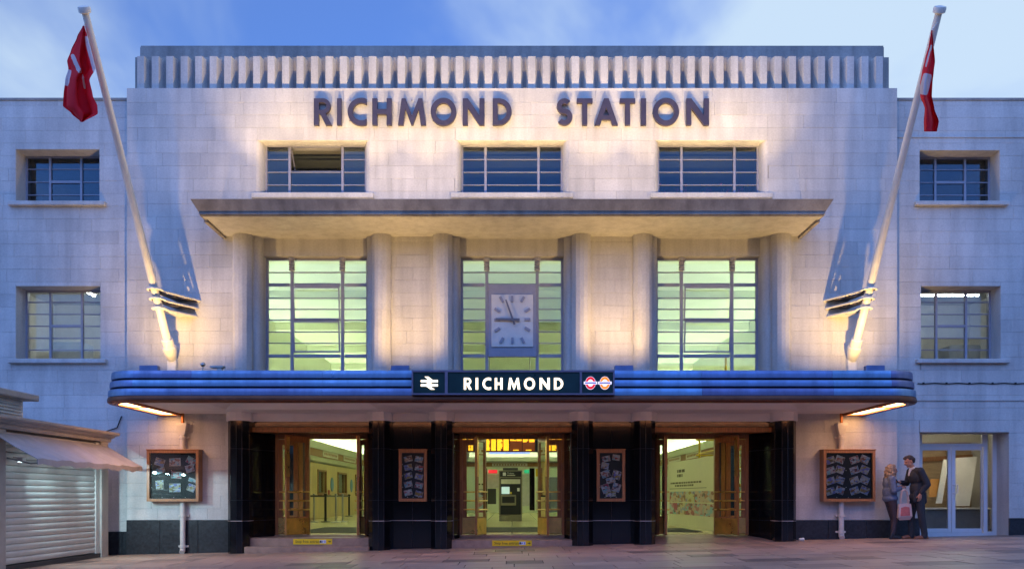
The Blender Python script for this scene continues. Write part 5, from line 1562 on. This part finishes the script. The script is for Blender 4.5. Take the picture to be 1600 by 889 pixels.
for a, b in (((-9.2 + 2.0, 9.0), sts[1]), (sts[1], sts[4])):
    a = Vector((a[0], a[1], 0)); b = Vector((b[0], b[1], 0))
    d = (b - a).normalized(); n_ = Vector((-d.y, d.x, 0)) * .004
    bl.add([a + n_ + Vector((0, 0, FL + .86)), b + n_ + Vector((0, 0, FL + .86)), b + n_ + Vector((0, 0, FL + .92)), a + n_ + Vector((0, 0, FL + .92)), a - n_ + Vector((0, 0, FL + .86)), b - n_ + Vector((0, 0, FL + .86)), b - n_ + Vector((0, 0, FL + .92)), a - n_ + Vector((0, 0, FL + .92))],
           [(0, 1, 2, 3), (7, 6, 5, 4), (0, 4, 5, 1), (3, 2, 6, 7)])
tag(bl.build('barrier_belt', M['black']), 'black belt strung between the barrier posts in front of the ticket counter', 'belt')
M['mat'] = simple('door_mat', (0.035, 0.037, 0.04), 0.9, var=0.2, bump=0.2)
tag(MB().bbox(-0.95, 0.95, 2.0, 5.2, FL, FL + .012, .004).build('floor_mat', M['mat']), 'dark floor mat inside the doorway facing the ticket machine', 'mat')
tag(MB().bbox(-5.3, -2.6, 1.6, 5.2, FL, FL + .012, .004).build('floor_mat', M['mat']), 'dark floor mat inside the doorway facing the ticket counter', 'mat')
tag(MB().bbox(3.1, 4.7, 2.0, 4.6, FL, FL + .012, .004).build('floor_mat', M['mat']), 'dark floor mat inside the doorway beside the exhibition hoarding', 'mat')
# ticket machine
YM = 11.6
mm = lambda zx, zy: W(740 + zx / 5.733, 675 + zy / 5.735, YM)
tk = empty('ticket_machine', (mm(330, 0).x, YM + .3, FL), 'black and grey ticket machine facing the street inside the hall', 'ticket machine')
def mbox(name, x0, x1, y0, y1, dy0, dy1, m, par=tk, c=.012):
    a, b = mm(x0, y1), mm(x1, y0)
    return MB().bbox(a.x, b.x, YM + dy0, YM + dy1, a.z, b.z, c).build(name, m, par)
M['machine_grey'] = simple('machine_grey', (0.24, 0.21, 0.14), 0.5)
M['screen'] = emit('machine_screen', (0.45, 0.62, 0.58), 0.3)
mbox('body', 226, 436, 340, 740, 0, .8, M['machine_grey'])
mbox('plinth', 228, 432, 741, 798, .03, .78, M['machine_grey'])
mbox('front_panel', 240, 424, 408, 735, -.02, -.001, M['black'])
mbox('header', 236, 428, 350, 398, -.03, -.001, M['black'])
mbox('crown', 262, 398, 318, 339, .05, .6, M['dark_grey'])
mbox('screen_surround', 246, 418, 420, 462, -.03, -.021, M['pale_sign'], c=.003)
mbox('touch_screen', 250, 322, 488, 552, -.035, -.021, M['screen'], c=.003)
mbox('ticket_tray', 244, 380, 560, 655, -.06, -.021, M['machine_grey'])
mbox('tray_recess', 256, 368, 575, 632, -.065, -.061, M['black'], c=.002)
mbox('card_slot', 390, 412, 498, 528, -.04, -.021, M['white'], c=.003)
mbox('coin_slot', 328, 342, 534, 552, -.04, -.021, M['yellow'], c=.003)
a = mm(300, 374); text_obj('lettering', 'Tickets', a.x, a.z, .085, YM - .034, M['white'], tk)
mbox('small_print', 300, 372, 381, 389, -.034, -.0305, M['pale_sign'], c=.001)
mbox('emblem', 262, 290, 360, 390, -.036, -.0305, M['white'], c=.002)
# departure board
YB = 5.6
bw_ = lambda zx, zy: W(740 + zx / 5.733, 675 + zy / 5.735, YB)
db = empty('departure_board', bw_(330, 178), 'hanging departure board glowing with amber text inside the middle doorway', 'departure board')
M['amber'] = emit('amber_text', (1.0, 0.47, 0.015), 0.9)
M['amber_dim'] = emit('amber_dim', (0.16, 0.035, 0.004), 0.25)
M['blue_lit'] = emit('lit_blue_header', (0.30, 0.42, 0.85), 0.35)
a, b = bw_(-180, 176), bw_(810, 20)
MB().bbox(a.x, b.x, YB, YB + .25, a.z, b.z, .01).build('casing', M['black'], db)
rb = random.Random(4)
cols_ = [(-150, -60), (-45, -5), (0, 0), (108, 200), (212, 315), (328, 430), (442, 545), (600, 690), (700, 790)]
for ci, (c0, c1) in enumerate(cols_):
    if c1 <= c0: continue
    a, b = bw_(c0 - 3, 168), bw_(c1 + 3, 48)
    MB().box(a.x, b.x, YB - .008, YB - .001, a.z, b.z).build('display_panel', M['amber_dim'], db)
    rows_ = range(12) if ci not in (5, 6) else (0, 1, 2, 11) if ci == 5 else (0, 1, 2, 3, 11)
    tx = MB(); n_am = 0
    for r_ in rows_:
        y0 = 51 + r_ * 9.6
        segs_ = [(c0, c0 + (c1 - c0) * rb.uniform(.3, .5)), (c0 + (c1 - c0) * .55, c1)] if (r_ and r_ < 11) or ci not in (5, 6) else [(c0 + (c1 - c0) * .25, c0 + (c1 - c0) * .75)]
        for s0, s1 in segs_:
            x = s0
            while x < s1 - 2:
                w_ = rb.uniform(4, 9); p0, p1 = bw_(x, y0 + 7.5), bw_(min(x + w_, s1), y0)
                tx.box(p0.x, p1.x, YB - .014, YB - .0085, p0.z, p1.z); x += w_ + 1.2
    tx.build('amber_lines', M['amber'], db, kind='stuff')
a, b = bw_(140, 194), bw_(505, 178)
MB().box(a.x, b.x, YB - .01, YB + .05, a.z, b.z).build('header_strip', M['blue_lit'], db)
for x in (a.x, b.x): MB().tube((x, YB + .12, 2.6), (x, YB + .12, 6.79), .02).build('hanger', M['steel'], db)
# far wall band, concourse behind
YK = 15.95
fb = empty('fascia_band', (0, YK, E + 1.15), 'brown wood band with a pale direction sign above the concourse opening', 'fascia')
MB().box(-4.9, 4.9, YK - .05, YK + .045, wz(728.5, YK), wz(722.5, YK)).build('wood_band', M['hall_band'], fb)
a, b = W(769, 728, YK), W(824, 723.5, YK)
MB().box(a.x, b.x, YK - .07, YK - .051, a.z, b.z).build('direction_panel', M['pale_sign'], fb)
for k in range(12): MB().box(a.x + .06 + k * .11, a.x + .13 + k * .11, YK - .076, YK - .0705, a.z + .03, b.z - .03).build('direction_mark', M['hall_band'], fb)
MB().box(-4.9, 4.9, YK - .45, YK + .045, wz(721, YK), wz(719.5, YK)).build('cornice', M['cream'], fb)
MB().box(-4.9, 4.9, YK - .45, YK - .40, wz(719.45, YK), wz(714.5, YK)).build('cornice_lip', M['cream'], fb)
MB().box(-4.7, 4.7, YK - .3, YK - .15, wz(719.45, YK), wz(718.6, YK)).build('cove_lamp', M['cove_back'], fb)  # glowing strip added to brighten the wall above the concourse opening
def slab(name, label, cat, px0, px1, py0, py1, Y, dep, m, lit=None):
    a, b = W(px0, py1, Y), W(px1, py0, Y)
    o = MB().bbox(a.x, b.x, Y, Y + dep, max(a.z, FL), b.z, .01).build(name, m)
    return tag(o, label, cat)
M['red_s'] = emit('red_shop_sign', (0.6, 0.02, 0.03), 0.5); M['green_s'] = emit('green_shop_sign', (0.02, 0.30, 0.13), 0.5)
M['shop_w'] = simple('shop_white', (0.62, 0.60, 0.62), 0.6)
slab('hall_column', 'black column between the ticket machine and the yellow advert', 'column', 827.5, 835.5, 731, 797, 15.3, .35, M['tile'])
slab('hall_column', 'black column behind the red shop sign', 'column', 758, 761, 731, 800, 15.3, .35, M['tile'])
slab('shop_sign', 'small glowing red shop sign in the concourse', 'sign', 763, 777, 733.5, 739, 19.0, .1, M['red_s'])
slab('shop_sign', 'small glowing green shop sign in the concourse', 'sign', 819, 827, 733.5, 739, 19.0, .1, M['green_s'])
slab('display_cabinet', 'pale display cabinet under the red sign in the concourse', 'cabinet', 755, 781, 740, 762, 19.3, .1, M['shop_w'])
slab('shop_counter', 'dark shop counter under the red sign in the concourse', 'counter', 762, 775, 763, 787, 19.1, .5, M['dark_grey'])
slab('display_cabinet', 'pale display cabinet under the green sign in the concourse', 'cabinet', 814, 830, 740, 790, 19.3, .1, M['shop_w'])
slab('advert', 'yellow advertising panel beside the black hall column', 'advert', 837, 852, 732, 744, 17.0, .1, M['yellow'])
slab('display_rack', 'dark display rack in the hall beyond the yellow advert', 'rack', 859, 879, 745, 800, 12.0, .5, M['room_dark'])
slab('advert', 'pale advertising panel hanging in the hall below the departure board end', 'advert', 722, 733, 693, 717, 6.0, .05, M['pale_sign'])
# people-free exhibition hoarding behind the right doors
ho = empty('hoarding', (4.95, 4.8, FL), 'cream exhibition hoarding with two rows of photographs behind the step free doorway', 'hoarding')
ha, hb_ = Vector((5.08, 2.35, 0)), Vector((4.80, 7.4, 0))
dv = (hb_ - ha); HL = dv.length; dv.normalize(); nv = Vector((-dv.y, dv.x, 0))      # nv faces the middle of the hall (-x)
M['word'] = simple('faded_print', (0.13, 0.12, 0.07), 0.7)
M['cream_board'] = simple('cream_board', (0.70, 0.68, 0.50), 0.6, var=0.03)
HZ0, HZ1 = FL, E + 1.02
def hp(u, z, t=0.0): return ha + dv * u + nv * t + Vector((0, 0, z))
def hbox(name, u0, u1, z0, z1, t0, t1, m, par=ho):
    vs = [hp(u, z, t) for t in (t0, t1) for (u, z) in ((u0, z0), (u1, z0), (u1, z1), (u0, z1))]
    o = MB().add(vs, [(0, 1, 2, 3), (7, 6, 5, 4), (0, 4, 5, 1), (1, 5, 6, 2), (2, 6, 7, 3), (3, 7, 4, 0)]).build(name, m, par)
    return fixn(o)
hbox('board', 0, HL, HZ0, HZ1, -.06, 0, M['cream_board'])
rh = random.Random(6)
u = 0.15
for zr0, zr1, nn in ((FL + .72, FL + 1.02, 5), (FL + .36, FL + .69, 5)):
    u = 0.12
    for k in range(nn):
        w_ = (HL - 0.3) / nn
        hbox('photograph', u, u + w_ - .03, zr0, zr1, .001, .006, M['photo2'])
        u += w_
hbox('rule_line', .8, HL - .2, FL + 1.10, FL + 1.112, .001, .004, M['ink'])
rw_ = random.Random(2)
for u0, u1, z, hh in ((3.05, 3.95, FL + 1.57, .085), (3.3, 3.95, FL + 1.44, .085), (1.3, 4.75, FL + 1.245, .05), (2.1, 4.2, FL + 1.165, .05)):
    u = u0
    while u < u1 - .05:
        w_ = min(rw_.uniform(.1, .34), u1 - u)
        hbox('word_mark', u, u + w_, z, z + hh, .001, .003, M['word'])
        u += w_ + .06
# yellow steel shelving / scaffold beyond the hoarding
M['yellow_steel'] = simple('yellow_steel', (0.62, 0.42, 0.03), 0.45)
sf_ = empty('scaffold_tower', (6.2, 4.0, FL), 'yellow steel scaffold tower behind the hoarding', 'scaffold')
for x in (5.5, 7.0):
    for y in (3.0, 6.2): MB().tube((x, y, FL), (x, y, 4.6), .03).build('upright', M['yellow_steel'], sf_)
for z in (0.9, 1.35, 1.8, 2.25, 2.7, 3.2):
    for y in (3.0, 6.2): MB().tube((5.4, y, z), (7.1, y, z), .024).build('rail', M['yellow_steel'], sf_)
    for x in (5.5, 7.0): MB().tube((x, 2.9, z + .05), (x, 6.3, z + .05), .024).build('rail', M['yellow_steel'], sf_)
MB().tube((5.5, 3.0, .6), (7.0, 3.0, 2.2), .022).build('brace', M['yellow_steel'], sf_)
MB().tube((7.0, 6.2, .6), (5.5, 6.2, 2.2), .022).build('brace', M['yellow_steel'], sf_)

# ------------------------------------------------------------------ people
def remesh(name, mb, vox, mt, parent, smooth_it=6):
    me = bpy.data.meshes.new('tmp'); me.from_pydata([tuple(v) for v in mb.v], [], mb.f)
    t = bpy.data.objects.new('tmp', me); C.objects.link(t)
    m_ = t.modifiers.new('r', 'REMESH'); m_.mode = 'VOXEL'; m_.voxel_size = vox
    s_ = t.modifiers.new('s', 'SMOOTH'); s_.iterations = smooth_it; s_.factor = 0.5
    dg = bpy.context.evaluated_depsgraph_get()
    me2 = bpy.data.meshes.new_from_object(t.evaluated_get(dg)); me2.name = name
    bpy.data.objects.remove(t); bpy.data.meshes.remove(me)
    me2.materials.clear(); me2.materials.append(mt)
    for p in me2.polygons: p.use_smooth = True
    o = bpy.data.objects.new(name, me2); C.objects.link(o); o.parent = parent
    ORG[o.name] = ORG[parent.name].copy()
    return o
def limb(mb, pts):
    # tapered run of (point, radius) with round joints
    for (p, r), (q_, s_) in zip(pts[:-1], pts[1:]): mb.tube(p, q_, r, s_, n=12)
    for p, r in pts: mb.ball(p, r, 12, 8)
def ell(mb, c, r): mb.ball(c, r, 16, 10)
V = Vector
def hand_geo(mb, wrist, d, up, side, curl=0.5, s=1.0):
    # palm and five fingers; d points along the hand, up is the back of the hand, side is where the thumb leaves
    d, up, side = V(d).normalized(), V(up).normalized(), V(side).normalized()
    w_ = V(wrist)
    for k in (-1, 0, 1): limb(mb, [(w_ + side * 0.010 * k * s, 0.022 * s), (w_ + d * 0.085 * s + side * 0.026 * k * s, 0.0155 * s)])
    for k, L in zip((-1.5, -0.5, 0.5, 1.5), (0.058, 0.072, 0.078, 0.068)):
        b = w_ + d * 0.088 * s + side * 0.0195 * k * s
        c1 = b + (d * math.cos(curl) - up * math.sin(curl)) * L * 0.55 * s
        c2 = c1 + (d * math.cos(curl * 2.2) - up * math.sin(curl * 2.2)) * L * 0.5 * s
        limb(mb, [(b, 0.0098 * s), (c1, 0.009 * s), (c2, 0.0078 * s)])
    b = w_ + d * 0.028 * s + side * 0.03 * s
    c1 = b + (d * 0.6 + side * 0.7 - up * 0.3).normalized() * 0.042 * s
    c2 = c1 + (d * 0.9 + side * 0.1 - up * 0.5).normalized() * 0.034 * s
    limb(mb, [(b, 0.013 * s), (c1, 0.0108 * s), (c2, 0.009 * s)])
def head_geo(mb, c, f, s=1.0, tilt=0.0):
    # c: centre of the skull; f = +1 faces +x, -1 faces -x; tilt pitches the face down
    def P(a, b, z):
        ca, sa = math.cos(tilt), math.sin(tilt)
        a2, z2 = a * ca + z * sa, -a * sa + z * ca
        return V((c[0] + f * a2 * s, c[1] + b * s, c[2] + z2 * s))
    ell(mb, P(-0.012, 0, 0.022), (0.098 * s, 0.077 * s, 0.098 * s))
    ell(mb, P(0.022, 0, -0.035), (0.068 * s, 0.062 * s, 0.085 * s))
    limb(mb, [(P(0.012, -0.045, -0.07), 0.022 * s), (P(0.068, 0, -0.105), 0.021 * s), (P(0.012, 0.045, -0.07), 0.022 * s)])
    limb(mb, [(P(0.088, 0, 0.005), 0.011 * s), (P(0.112, 0, -0.036), 0.0155 * s)])
    for b in (-0.016, 0.016): ell(mb, P(0.098, b, -0.042), (0.010 * s,) * 3)
    limb(mb, [(P(0.086, -0.034, 0.022), 0.011 * s), (P(0.092, 0, 0.020), 0.010 * s), (P(0.086, 0.034, 0.022), 0.011 * s)])
    limb(mb, [(P(0.086, -0.020, -0.068), 0.0085 * s), (P(0.094, 0, -0.068), 0.0095 * s), (P(0.086, 0.020, -0.068), 0.0085 * s)])
    for b in (-0.077, 0.077):
        limb(mb, [(P(-0.012, b, 0.012), 0.012 * s), (P(-0.020, b * 1.06, -0.012), 0.015 * s), (P(-0.010, b, -0.036), 0.010 * s)])
    return P
M['skin'] = simple('skin', (0.45, 0.22, 0.15), 0.5, var=0.06, scale=12)
M['suit'] = simple('dark_suit', (0.020, 0.024, 0.034), 0.8, var=0.2, scale=10, bump=0.15)
M['shirt'] = simple('white_shirt', (0.62, 0.60, 0.60), 0.8)
M['brown_hair'] = simple('brown_hair', (0.035, 0.018, 0.014), 0.6, var=0.4, scale=25, bump=0.6, bscale=90)
M['blond_hair'] = simple('blond_hair', (0.30, 0.20, 0.13), 0.6, var=0.4, scale=25, bump=0.6, bscale=90)
M['shoe'] = simple('tan_shoe', (0.22, 0.07, 0.025), 0.35)
M['boot'] = simple('black_boot', (0.012, 0.012, 0.016), 0.5)
M['denim'] = simple('denim_jacket', (0.12, 0.15, 0.23), 0.85, var=0.25, scale=14, bump=0.25)
M['leggings'] = simple('dark_leggings', (0.05, 0.035, 0.045), 0.8, var=0.2)
M['tote'] = simple('tote_bag', (0.55, 0.42, 0.40), 0.8, var=0.06)
M['tote_print'] = simple('tote_print', (0.50, 0.13, 0.12), 0.8, var=0.2, scale=18)
M['eye'] = simple('eye', (0.03, 0.02, 0.02), 0.2)
def eyes(P, parent):
    for b in (-0.03, 0.03):
        p = P(0.083, b, 0.002)
        MB().ball(p, 0.0105, 8, 6).build('eye', M['eye'], parent, smooth=True)
def add_local(mb, parent):   # meshes of people are drawn in world space; shift to the parent
    b = ORG[parent.name]
    mb.v = [tuple(V(v) - b) for v in mb.v]
    return mb

# ---- man, facing left (-x), suit jacket, one hand in his pocket
mx_, my_ = 8.74, -0.62
g0 = gz(mx_)
man = empty('person', (mx_, my_, g0), 'man in a dark suit and tan shoes leaning towards the woman, hand in pocket', 'person')
T = lambda x, y, z: V((mx_ + x, my_ + y, g0 + z))
hipN, hipF = T(.03, -.095, .93), T(.03, .095, .93)
kneeN, kneeF = T(.06, -.11, .50), T(-.06, .11, .51)
ankN, ankF = T(.13, -.11, .085), T(-.05, .11, .085)
shN, shF = T(.0, -.195, 1.46), T(-.04, .19, 1.46)
elN, wrN = T(.13, -.25, 1.17), T(-.01, -.215, .965)
elF, wrF = T(-.10, .235, 1.20), T(-.31, .10, 1.225)
neck, hc = T(-.085, 0, 1.545), T(-.155, 0, 1.675)
b = MB()
limb(b, [(hipN, .085), (kneeN, .058), (ankN, .038)]); limb(b, [(hipF, .085), (kneeF, .058), (ankF, .038)])
for an, kx in ((ankN, -1), (ankF, -1)): limb(b, [(an + V((.03, 0, -.045)), .036), (an + V((-.09, 0, -.052)), .034), (an + V((-.16, 0, -.06)), .024)])
ell(b, T(.03, 0, .96), (.125, .165, .13)); ell(b, T(.01, 0, 1.16), (.115, .15, .19)); ell(b, T(-.02, 0, 1.36), (.125, .175, .16))
limb(b, [(shN, .06), (T(-.04, 0, 1.47), .07), (shF, .06)])
limb(b, [(T(-.05, 0, 1.47), .062), (neck, .056), (T(-.13, 0, 1.62), .054)])
limb(b, [(shN, .055), (elN, .042), (wrN, .029)]); limb(b, [(shF, .055), (elF, .042), (wrF, .029)])
hand_geo(b, wrN, (-.15, 0.05, -1), (0, -1, 0), (-1, 0, 0), 0.3)
hand_geo(b, wrF, (-1, -.25, .12), (.1, .6, 1), (0, -1, .2), 0.55)
P = head_geo(b, hc, -1, 1.0, 0.35)
remesh('body', add_local(b, man), 0.0075, M['skin'], man, 4)
eyes(P, man)
j = MB()
ell(j, T(.02, 0, .90), (.165, .20, .13)); ell(j, T(.02, 0, 1.08), (.15, .19, .22)); ell(j, T(-.01, 0, 1.34), (.155, .205, .19))
limb(j, [(shN + V((0, .01, -.01)), .082), (T(-.03, 0, 1.465), .085), (shF + V((0, -.01, -.01)), .082)])
limb(j, [(shN, .083), (elN, .066), (wrN + V((.02, 0, .03)), .05)]); limb(j, [(shF, .083), (elF, .062), (wrF + V((.035, .02, 0)), .046)])
limb(j, [(T(.10, -.12, .98), .06), (T(.13, -.10, .80), .05)]); limb(j, [(T(.10, .12, .98), .06), (T(.13, .10, .80), .05)])
limb(j, [(T(-.07, -.13, .98), .05), (T(-.08, -.13, .82), .045)])
remesh('jacket', add_local(j, man), 0.010, M['suit'], man, 5)
t = MB()
ell(t, T(.03, 0, .93), (.135, .17, .13))
limb(t, [(hipN, .105), (kneeN, .078), (ankN + V((0, 0, .02)), .066), (ankN + V((-.01, 0, -.02)), .07)]); limb(t, [(hipF, .105), (kneeF, .078), (ankF + V((0, 0, .02)), .066), (ankF + V((-.01, 0, -.02)), .07)])
remesh('trousers', add_local(t, man), 0.010, M['suit'], man, 5)
for an in (ankN, ankF):
    s_ = MB(); limb(s_, [(an + V((.035, 0, -.046)), .046), (an + V((-.10, 0, -.050)), .046), (an + V((-.185, 0, -.060)), .034)]); s_.bbox(an.x - .22, an.x + .082, an.y - .042, an.y + .042, an.z - .085, an.z - .068, .006)
    remesh('shoe', add_local(s_, man), 0.007, M['shoe'], man, 4)
c_ = MB(); limb(c_, [(T(-.075, -.05, 1.525), .03), (T(-.12, 0, 1.515), .03), (T(-.075, .05, 1.525), .03), (T(-.03, 0, 1.55), .03), (T(-.075, -.05, 1.525), .03)]); limb(c_, [(T(-.125, 0, 1.50), .03), (T(-.15, 0, 1.38), .03)])
remesh('shirt_collar', add_local(c_, man), 0.008, M['shirt'], man, 3)
h = MB()
for a_, b_, z_, r_ in ((-.03, 0, .055, .088), (-.06, .03, .02, .07), (-.06, -.03, .02, .07), (.03, 0, .085, .055), (.065, .02, .082, .034), (.065, -.02, .082, .034), (-.02, .045, .05, .05), (-.02, -.045, .05, .05), (-.075, 0, -.03, .05)):
    ell(h, P(a_, b_, z_), (r_, r_ * .95, r_ * .85))
remesh('hair', add_local(h, man), 0.009, M['brown_hair'], man, 2)
ph = MB().bbox(-.004, .004, -.036, .036, -.075, .075, .003)
o = ph.build('phone', M['black']); o.location = wrF + V((-.10, -.045, .03)); o.rotation_euler = (R(12), R(-50), R(15))
tag(o, 'dark phone held in the raised hand of the man', 'phone')

# ---- woman, facing right (+x), leaning on the wall
fx_, fy_ = 8.29, -0.42
g1 = gz(fx_)
wo = empty('person', (fx_, fy_, g1), 'woman with curly blond hair in a denim jacket leaning against the wall', 'person')
T = lambda x, y, z: V((fx_ + x, fy_ + y, g1 + z))
hipN, hipF = T(-.02, -.085, .84), T(-.02, .085, .84)
kneeN, kneeF = T(.04, -.09, .45), T(.07, .09, .45)
ankN, ankF = T(-.02, -.10, .08), T(.10, .09, .08)
shN, shF = T(-.06, -.165, 1.30), T(-.04, .165, 1.30)
elN, wrN = T(-.05, -.225, 1.05), T(.17, -.13, 1.115)
elF, wrF = T(.02, .205, 1.05), T(.19, .06, 1.14)
neck, hc = T(-.03, 0, 1.375), T(.015, 0, 1.495)
b = MB()
limb(b, [(hipN, .085), (kneeN, .055), (ankN, .034)]); limb(b, [(hipF, .085), (kneeF, .055), (ankF, .034)])
for an in (ankN, ankF): limb(b, [(an + V((-.03, 0, -.042)), .033), (an + V((.08, 0, -.05)), .031), (an + V((.14, 0, -.057)), .022)])
ell(b, T(-.02, 0, .87), (.125, .165, .12)); ell(b, T(-.04, 0, 1.05), (.10, .125, .17)); ell(b, T(-.04, 0, 1.22), (.115, .15, .14))
limb(b, [(shN, .052), (T(-.05, 0, 1.31), .06), (shF, .052)])
limb(b, [(T(-.045, 0, 1.31), .052), (neck, .047), (T(0, 0, 1.44), .046)])
limb(b, [(shN, .047), (elN, .037), (wrN, .026)]); limb(b, [(shF, .047), (elF, .037), (wrF, .026)])
hand_geo(b, wrN, (1, .35, .35), (0, -.5, 1), (-.2, 1, .3), 0.6, .92)
hand_geo(b, wrF, (1, -.2, .3), (0, .5, 1), (-.2, -1, .3), 0.6, .92)
P = head_geo(b, hc, 1, 0.95, -0.12)
remesh('body', add_local(b, wo), 0.0075, M['skin'], wo, 4)
eyes(P, wo)
j = MB()
ell(j, T(-.03, 0, .88), (.16, .195, .10)); ell(j, T(-.04, 0, 1.02), (.15, .175, .20)); ell(j, T(-.04, 0, 1.20), (.145, .175, .17))
limb(j, [(shN, .072), (T(-.05, 0, 1.305), .075), (shF, .072)])
limb(j, [(shN, .078), (elN, .068), (wrN + V((-.045, -.02, -.01)), .048)]); limb(j, [(shF, .078), (elF, .065), (wrF + V((-.045, .02, -.01)), .046)])
remesh('jacket', add_local(j, wo), 0.010, M['denim'], wo, 4)
t = MB(); ell(t, T(-.02, 0, .84), (.13, .17, .12))
limb(t, [(hipN, .098), (kneeN, .066), (ankN + V((0, 0, .02)), .046)]); limb(t, [(hipF, .098), (kneeF, .066), (ankF + V((0, 0, .02)), .046)])
remesh('trousers', add_local(t, wo), 0.010, M['leggings'], wo, 4)
for an in (ankN, ankF):
    s_ = MB(); limb(s_, [(an + V((0, 0, .03)), .048), (an + V((-.025, 0, -.035)), .046), (an + V((.08, 0, -.045)), .044), (an + V((.145, 0, -.054)), .034)]); s_.bbox(an.x - .07, an.x + .175, an.y - .038, an.y + .038, an.z - .08, an.z - .062, .006)
    remesh('boot', add_local(s_, wo), 0.007, M['boot'], wo, 4)
h = MB(); rr = random.Random(12)
for a_, b_, z_, r_ in ((-.03, 0, .065, .085), (-.07, .03, .0, .08), (-.07, -.03, .0, .08), (-.10, 0, -.06, .08), (-.10, .05, -.11, .07), (-.10, -.05, -.11, .07), (-.02, .07, 0, .05), (-.02, -.07, 0, .05), (-.03, -.085, -.07, .052), (-.03, .085, -.07, .052), (-.02, -.085, -.14, .045), (-.02, .085, -.14, .045), (-.12, 0, -.16, .06), (.045, 0, .09, .045)):
    ell(h, P(a_, b_, z_), (r_, r_, r_))
for _ in range(70):
    a0 = rr.uniform(0, 6.28); z_ = rr.uniform(-.19, .09); rad = .115 - max(0, z_) * .35
    if math.cos(a0) > .35: continue
    ell(h, P(-.045 + math.cos(a0) * rad, math.sin(a0) * rad * .95, z_), (rr.uniform(.018, .030),) * 3)
remesh('hair', add_local(h, wo), 0.008, M['blond_hair'], wo, 1)
bx_, by_, bz_ = fx_ + .19, fy_ - .21, g1 + .60
bag = empty('tote_bag', (bx_, by_, bz_ - .17), 'cream tote bag with a red print hanging from the arm of the woman', 'bag')
bm_ = MB().hull([(bx_ - .13, by_ - .03, bz_ + .17), (bx_ + .13, by_ - .03, bz_ + .17), (bx_ - .13, by_ + .04, bz_ + .17), (bx_ + .13, by_ + .04, bz_ + .17), (bx_ - .15, by_ - .05, bz_ - .12), (bx_ + .15, by_ - .05, bz_ - .10), (bx_ - .14, by_ + .06, bz_ - .13), (bx_ + .14, by_ + .06, bz_ - .12), (bx_ - .11, by_, bz_ - .19), (bx_ + .12, by_, bz_ - .18)])
bm_.build('pouch', M['tote'], bag)
MB().hull([(bx_ - .09, by_ - .0445, bz_ + .08), (bx_ + .09, by_ - .0445, bz_ + .09), (bx_ - .11, by_ - .058, bz_ - .10), (bx_ + .10, by_ - .058, bz_ - .085), (bx_, by_ - .05, bz_ + .11), (bx_ - .09, by_ - .035, bz_ + .08), (bx_ + .09, by_ - .035, bz_ + .09), (bx_ - .10, by_ - .04, bz_ - .1), (bx_ + .1, by_ - .04, bz_ - .085)]).build('print', M['tote_print'], bag)
for dy_ in (-.025, .03):
    MB().path([(bx_ - .08, by_ + dy_, bz_ + .15), (bx_ - .075, by_ + dy_, bz_ + .33), (bx_ - .05, by_ + dy_, bz_ + .45), (bx_, by_ + dy_, bz_ + .475), (bx_ + .05, by_ + dy_, bz_ + .43), (bx_ + .075, by_ + dy_, bz_ + .33), (bx_ + .085, by_ + dy_, bz_ + .15)], .011, 6).build('strap', M['tote'], bag)

cx_, cy_ = wx(1252, -0.45), -0.45
o = empty('paper_cup', (cx_, cy_, gz(cx_)), 'small crushed white paper cup lying at the foot of the end pier', 'cup')
MB().lathe([(0.028, -0.05), (0.036, 0.05)], (cx_, cy_, gz(cx_) + 0.034), (1, 0.3, 0.02), 12).build('cup', M['white'], o)
MB().lathe([(0.038, 0.048), (0.038, 0.056)], (cx_, cy_, gz(cx_) + 0.034), (1, 0.3, 0.02), 12).build('rim', M['white'], o)
